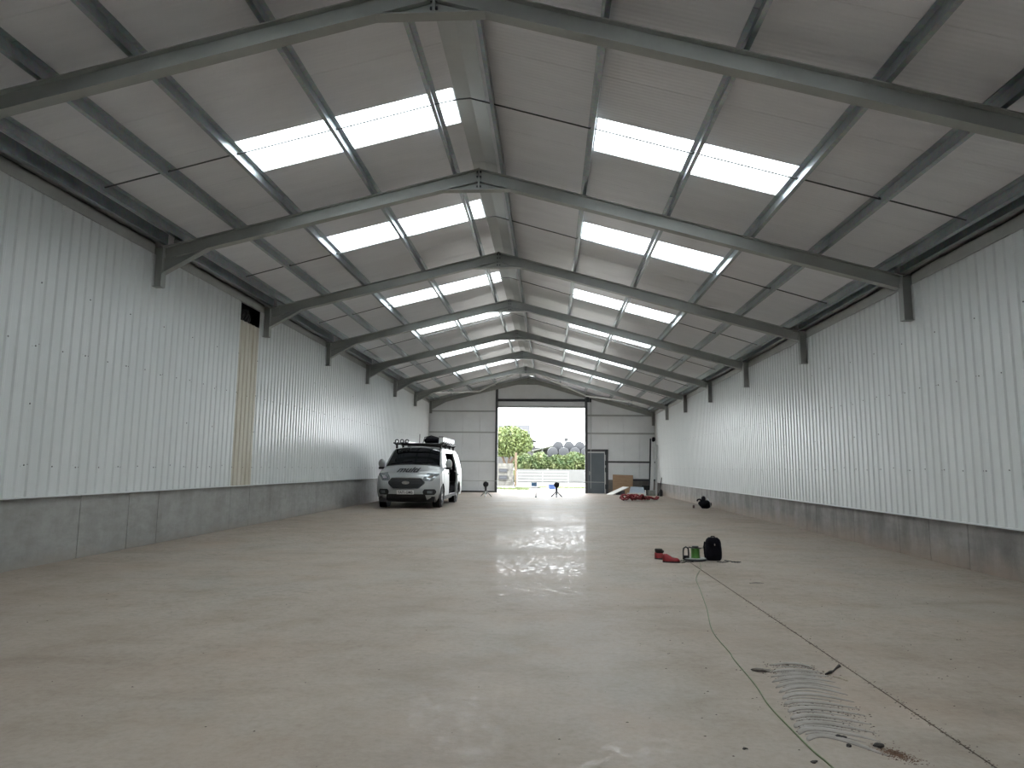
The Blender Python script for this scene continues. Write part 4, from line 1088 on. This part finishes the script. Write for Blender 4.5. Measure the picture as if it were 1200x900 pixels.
# red heap: looped lifting slings
rh = thing('sling_heap', 'heap of folded red slings on the floor in front of the tray', 'slings', (3.6, 27.4, 0))
rnd = random.Random(12); mat('sling_red', (0.19, 0.010, 0.014), 0.6, 0, 0.35, 14)
for k in range(9):
    cx = 3.05 + 1.15 * k / 8 + rnd.uniform(-0.1, 0.1); cy = 26.9 + 1.0 * k / 8 + rnd.uniform(-0.1, 0.1); a0 = rnd.uniform(-0.5, 0.5); lx = rnd.uniform(0.20, 0.34)
    pts = []
    for q in range(21):
        t = 2 * PI * q / 20
        x = lx * math.cos(t); y = 0.14 * math.sin(t)
        pts.append((cx + x * math.cos(a0) - y * math.sin(a0), cy + x * math.sin(a0) + y * math.cos(a0), 0.05 + 0.075 * (1 + math.sin(3 * t + k)) * (1 if k < 5 else 0.6) + (0.05 if k in (1, 2, 3) else 0)))
    MB().tube(pts, 0.042, 7, False, 0.8).build('sling', 'sling_red', rh, smooth=True)

# ------------------------------------------------------------------ outside the doorway
mat('yard', (0.21, 0.20, 0.185), 0.9, 0, 0.15, 1.2)
mat('grass', (0.075, 0.090, 0.030), 0.95, 0, 0.35, 3)
mat('leaf_tree', (0.050, 0.080, 0.018), 0.6, 0, 0.0, 2.0, col2=(0.13, 0.155, 0.045))
mat('leaf_hedge', (0.030, 0.065, 0.018), 0.6, 0, 0.0, 1.2, col2=(0.15, 0.170, 0.065))
mat('bark', (0.075, 0.05, 0.03), 0.9, 0, 0.3, 10)
mat('stone', (0.12, 0.115, 0.10), 0.9, 0, 0.35, 4)
mat('pale_wall', (0.115, 0.115, 0.11), 0.9, 0, 0.08, 2)
mat('bale_wrap', (0.007, 0.008, 0.011), 0.35, 0, 0.25, 5)
mat('bale_end', (0.010, 0.0115, 0.015), 0.45, 0, 0.2, 5)
mat('slate', (0.032, 0.032, 0.035), 0.8, 0, 0.1, 3)
mat('render_wall', (0.06, 0.059, 0.058), 0.9, 0, 0.1, 1)
yd = struct(MB().box((-40, Y_END + 0.25, -0.4), (40, 61, -0.02)).build('yard', 'yard'))
field = struct(MB().hexa([(-60, 61, -0.4), (60, 61, -0.4), (90, 170, -0.4), (-90, 170, -0.4), (-60, 61, 1.05), (60, 61, 1.05), (90, 170, 2.6), (-90, 170, 2.6)]).build('field', 'grass'))
for (x0, x1, y0, y1) in ((-4.6, -1.2, 39.5, 43.0), (-0.8, 4.2, 44.0, 46.0)):
    mb = MB(); rnd = random.Random(int(y0))
    for _ in range(1500):
        x, y = rnd.uniform(x0, x1), rnd.uniform(y0, y1); h = rnd.uniform(0.03, 0.12); a = rnd.uniform(0, 6.28)
        mb.v += [(x, y, -0.02), (x + 0.03 * math.cos(a), y + 0.03 * math.sin(a), -0.02), (x + rnd.uniform(-.05, .05), y, h)]; n = len(mb.v); mb.f.append((n - 3, n - 2, n - 1))
    o = stuff(mb.build('grass_patch', 'leaf_tree', None, (x0, y0, 0), fix=False)); tag(o, 'strip of short grass in the yard outside the doorway, %s' % ('below the tree' if x0 < -2 else 'in front of the pale wall'), 'grass')
pw = tag(MB().box((-2.95, 60.0, -0.02), (16, 60.5, 1.16)).build('garden_wall', 'pale_wall', None, (0, 60, 0)), 'long low pale wall below the green hedge outside', 'wall')
def leaves(mb, c, r, n, size, rnd, hollow=0.55):
    for _ in range(n):
        while True:
            d = Vector((rnd.gauss(0, 1), rnd.gauss(0, 1), rnd.gauss(0, 1)))
            if d.length > 0.1: break
        d.normalize(); k = hollow + (1 - hollow) * rnd.random() ** 0.6
        p = Vector((c[0] + d.x * r[0] * k, c[1] + d.y * r[1] * k, c[2] + d.z * r[2] * k))
        a = Vector((rnd.gauss(0, 1), rnd.gauss(0, 1), rnd.gauss(0, 1))).normalized(); b = a.cross(Vector((rnd.gauss(0, 1), rnd.gauss(0, 1), rnd.gauss(0, 1)))).normalized()
        s = size * rnd.uniform(0.6, 1.3); o = len(mb.v)
        mb.v += [tuple(p - a * s), tuple(p + b * s * 0.5), tuple(p + a * s), tuple(p - b * s * 0.5)]; mb.f.append((o, o + 1, o + 2, o + 3))
# tree
tr = thing('tree', 'bushy light green tree seen through the doorway beside the post', 'tree', (-3.25, 55, 0))
mb = MB(); rnd = random.Random(31)
for c, r, n in (((-3.3, 55, 3.55), (1.75, 1.4, 1.15), 2600), ((-2.3, 55, 3.3), (0.95, 1, 0.9), 1000), ((-4.2, 55.2, 3.1), (1.2, 1.1, 1.0), 1000), ((-3.2, 55, 2.75), (1.4, 1.1, 0.6), 900)):
    leaves(mb, c, r, n, 0.13, rnd)
mb.build('crown', 'leaf_tree', tr, fix=False)
for pts in ([(-3.45, 55, -0.02), (-3.45, 55, 1.4), (-3.2, 55, 2.6)], [(-3.45, 55, 1.0), (-3.9, 55.1, 2.2), (-4.1, 55.1, 3.0)], [(-3.45, 55, 1.3), (-2.85, 54.9, 2.2), (-2.5, 54.9, 3.2)]):
    MB().tube(pts, [0.12, 0.09, 0.05], 8).build('stem', 'bark', tr, smooth=True)
# hedge of separate shrubs
spots = [(-2.4, 0.0), (-0.9, 0.05), (0.7, -0.03), (2.2, 0.06), (3.6, 0.0), (5.1, 0.05)]
hl = ['next to the tree', 'second from the tree', 'third from the tree', 'fourth from the tree', 'fifth from the tree', 'sixth from the tree']
crown = None
for i, (x, dz) in enumerate(spots):
    sh = thing('hedge_shrub', 'dense green hedge shrub growing above the pale wall, %s' % hl[i], 'shrub', (x, 62.2, 1.06), 'hedge shrubs behind the wall')
    if crown is None:
        mb = MB(); rnd = random.Random(77)
        leaves(mb, (x, 62.2, 1.75), (1.1, 0.8, 0.85), 2200, 0.12, rnd); leaves(mb, (x - 0.5, 62.2, 1.95), (0.6, 0.6, 0.6), 600, 0.12, rnd)
        crown = mb.build('foliage', 'leaf_hedge', sh, fix=False)
        stem = MB().tube([(x, 62.2, 1.05), (x + 0.05, 62.2, 1.9)], [0.05, 0.03], 6).build('stem', 'bark', sh)
    else:
        for src in (crown, stem):
            o = src.copy(); COL.objects.link(o); o.parent = sh; o.location = (0, 0, 0)
        sh.rotation_euler = (0, 0, 1.3 * i); sh.scale = (1, 1, 1 + dz * 2)
# wrapped bales stacked in rows
def bale(x, z, label, by=78):
    t = thing('silage_bale', label, 'bale', (x, by, z - 0.63), 'wrapped silage bales')
    MB().lathe([(0.55, 0.0), (0.615, 0.05), (0.63, 0.12), (0.63, 1.1), (0.6, 1.2)], (x, by, z), 'y', 20).build('wrap', 'bale_wrap', t, smooth=40)
    MB().lathe([(0.1, -0.03), (0.45, -0.02), (0.56, 0.0)], (x, by, z), 'y', 20).build('end_face', 'bale_end', t, smooth=40)
pos = ['nearest the open barn', 'second from the open barn', 'third from the open barn', 'fourth from the open barn', 'fifth from the open barn']
gz78 = 1.05 + (78 - 61) / 109 * 1.55
for k in range(5): bale(0.32 + 1.29 * k, 3.07, 'black wrapped round bale in the middle row of the stack, %s' % pos[k])
for k in range(5): bale(0.32 + 1.29 * k, 3.07 - 1.26 , 'black wrapped round bale at the bottom of the stack, %s' % pos[k])
for k in range(4): bale(0.98 + 1.27 * k, 2.575, 'black wrapped round bale hidden behind the middle row, %s' % pos[k], 79.5)
for k in range(4): bale(0.98 + 1.27 * k, 3.84, 'black wrapped round bale in the top row of the stack, %s' % pos[k], 79.5)
# open barn
bn = thing('barn', 'low open-fronted barn with a sloping pale roof beside the bales', 'barn', (-0.6, 92, 1.4))
slab_pts((-2.6, 90, 3.45), (0.6, 90, 4.25), (0.6, 96, 4.25), (-2.6, 96, 3.45), (0, 0, 0.16)).build('roof', 'pale_wall', bn)
for x in (-2.3, -1.1, 0.4): MB().box((x, 90.3, 1.3), (x + 0.16, 90.5, 3.5 + (x + 2.6) * 0.25)).build('post', 'pale_wall', bn)
MB().box((-2.4, 90.4, 2.86), (0.5, 90.5, 3.02)).build('rail', 'pale_wall', bn)
MB().box((-2.5, 95.6, 1.3), (0.55, 95.8, 4.2)).build('back_wall', 'wall_dark', bn)
# house behind the tree
hs = thing('house', 'grey house with a slate roof rising behind the tree', 'house', (-7.5, 98, 1.6))
MB().box((-13, 95.5, 1.4), (-2.5, 102, 5.6)).build('wall', 'render_wall', hs)
MB().prism([(95.0, 5.5), (102.5, 5.5), (98.7, 7.75)], lambda y, z, e: ((-13.2, -3.0)[e] , y, z)).build('roof', 'slate', hs)
MB().box((-3.0, 96.2, 1.4), (-2.2, 101, 4.6)).build('lean_to', 'render_wall', hs)
MB().box((-2.9, 96.0, 5.2), (-2.0, 100.8, 5.35)).build('gutter_board', 'slate', hs)
for x in (-8.2, -5.6):
    w = MB().box((x, 95.40, 3.6), (x + 1.0, 95.52, 4.8)).build('window', 'pale_wall', hs); MB().box((x + 0.08, 95.36, 3.68), (x + 0.92, 95.41, 4.72)).build('pane', 'van_glass', w)
hs.location.y += 2.5
tag(MB().lathe([(0.10, 0.0), (0.10, 2.6), (0.30, 2.62), (0.30, 3.1), (0.1, 3.12)], (2.3, 96, 2.5), 'z', 10).build('chimney_pipe', 'slate', None, (2.3, 96, 2.5)), 'grey flue pipe rising behind the stack of bales', 'pipe')
# stone wall with notices, gate post and gate
sw = thing('stone_wall', 'old grey stone wall beyond the yard under the tree', 'wall', (-4.6, 48, 0))
rnd = random.Random(5); srcs = []
for j in range(7):
    x = -6.2 + rnd.uniform(0, 0.2)
    while x < -2.65:
        w = rnd.uniform(0.22, 0.46); x1 = min(x + w, -2.6)
        MB().box((x + 0.012, 48 + rnd.uniform(-0.03, 0.03), -0.02 + 0.23 * j + 0.008), (x1 - 0.012, 48.4, -0.02 + 0.23 * (j + 1) - 0.008)).build('stone', 'stone', sw)
        x = x1
MB().box((-6.2, 48.04, -0.02), (-2.62, 48.36, 1.57)).build('mortar', 'pale_wall', sw)
for z0, z1, lab in ((0.95, 1.20, 'grey notice board on the stone wall, the upper one'), (0.45, 0.72, 'grey notice board on the stone wall, the lower one')):
    o = thing('notice_board', lab, 'sign', (-3.3, 47.93, z0), 'notices on the stone wall'); MB().box((-3.62, 47.90, z0), (-3.02, 47.95, z1)).build('board', 'slate', o)
    MB().box((-3.54, 47.89, z0 + 0.10), (-3.10, 47.905, z0 + 0.15)).build('dark_strip', 'dark_steel', o)
tag(MB().box((-2.50, 47.9, -0.02), (-2.34, 48.06, 2.35)).build('gate_post', mat('post_wood', (0.11, 0.08, 0.05), 0.9, 0, 0.2, 6), None, (-2.42, 48, 0)), 'wooden gate post at the end of the stone wall', 'post')
gt = thing('field_gate', 'pale metal field gate of thin bars across the yard', 'gate', (-2.3, 47.5, 0))
for k in range(5): MB().tube([(-2.30, 47.5, 0.18 + 0.21 * k), (1.30, 47.5, 0.18 + 0.21 * k)], 0.016, 6).build('gate_bar', 'frame_light', gt)
for x in (-2.30, -0.5, 1.30): MB().tube([(x, 47.5, -0.02), (x, 47.5, 1.04)], 0.018, 6).build('gate_upright', 'frame_light', gt)
tag(MB().tube(smooth_pts([(-2.35, 44, 0.75), (-2.36, 43.8, 0.4), (-2.25, 43.5, 0.08), (-1.9, 43.2, 0.02), (-1.5, 43.0, 0.01), (-0.6, 43.2, 0.02)]), 0.035, 8).build('black_pipe', 'rubber', None, (-2.0, 43.4, 0), smooth=True), 'black bent pipe lying in the yard outside the doorway', 'pipe')
bt = thing('blue_tub', 'low blue tub in the yard outside the doorway', 'tub', (0.15, 42.0, -0.02))
MB().lathe([(0.20, 0.0), (0.24, 0.28), (0.25, 0.30), (0.22, 0.30), (0.19, 0.03)], (0.15, 42.0, -0.02), 'z', 18).build('tub', mat('tub_blue', (0.03, 0.06, 0.16), 0.4, 0, 0.1, 6), bt, smooth=40)
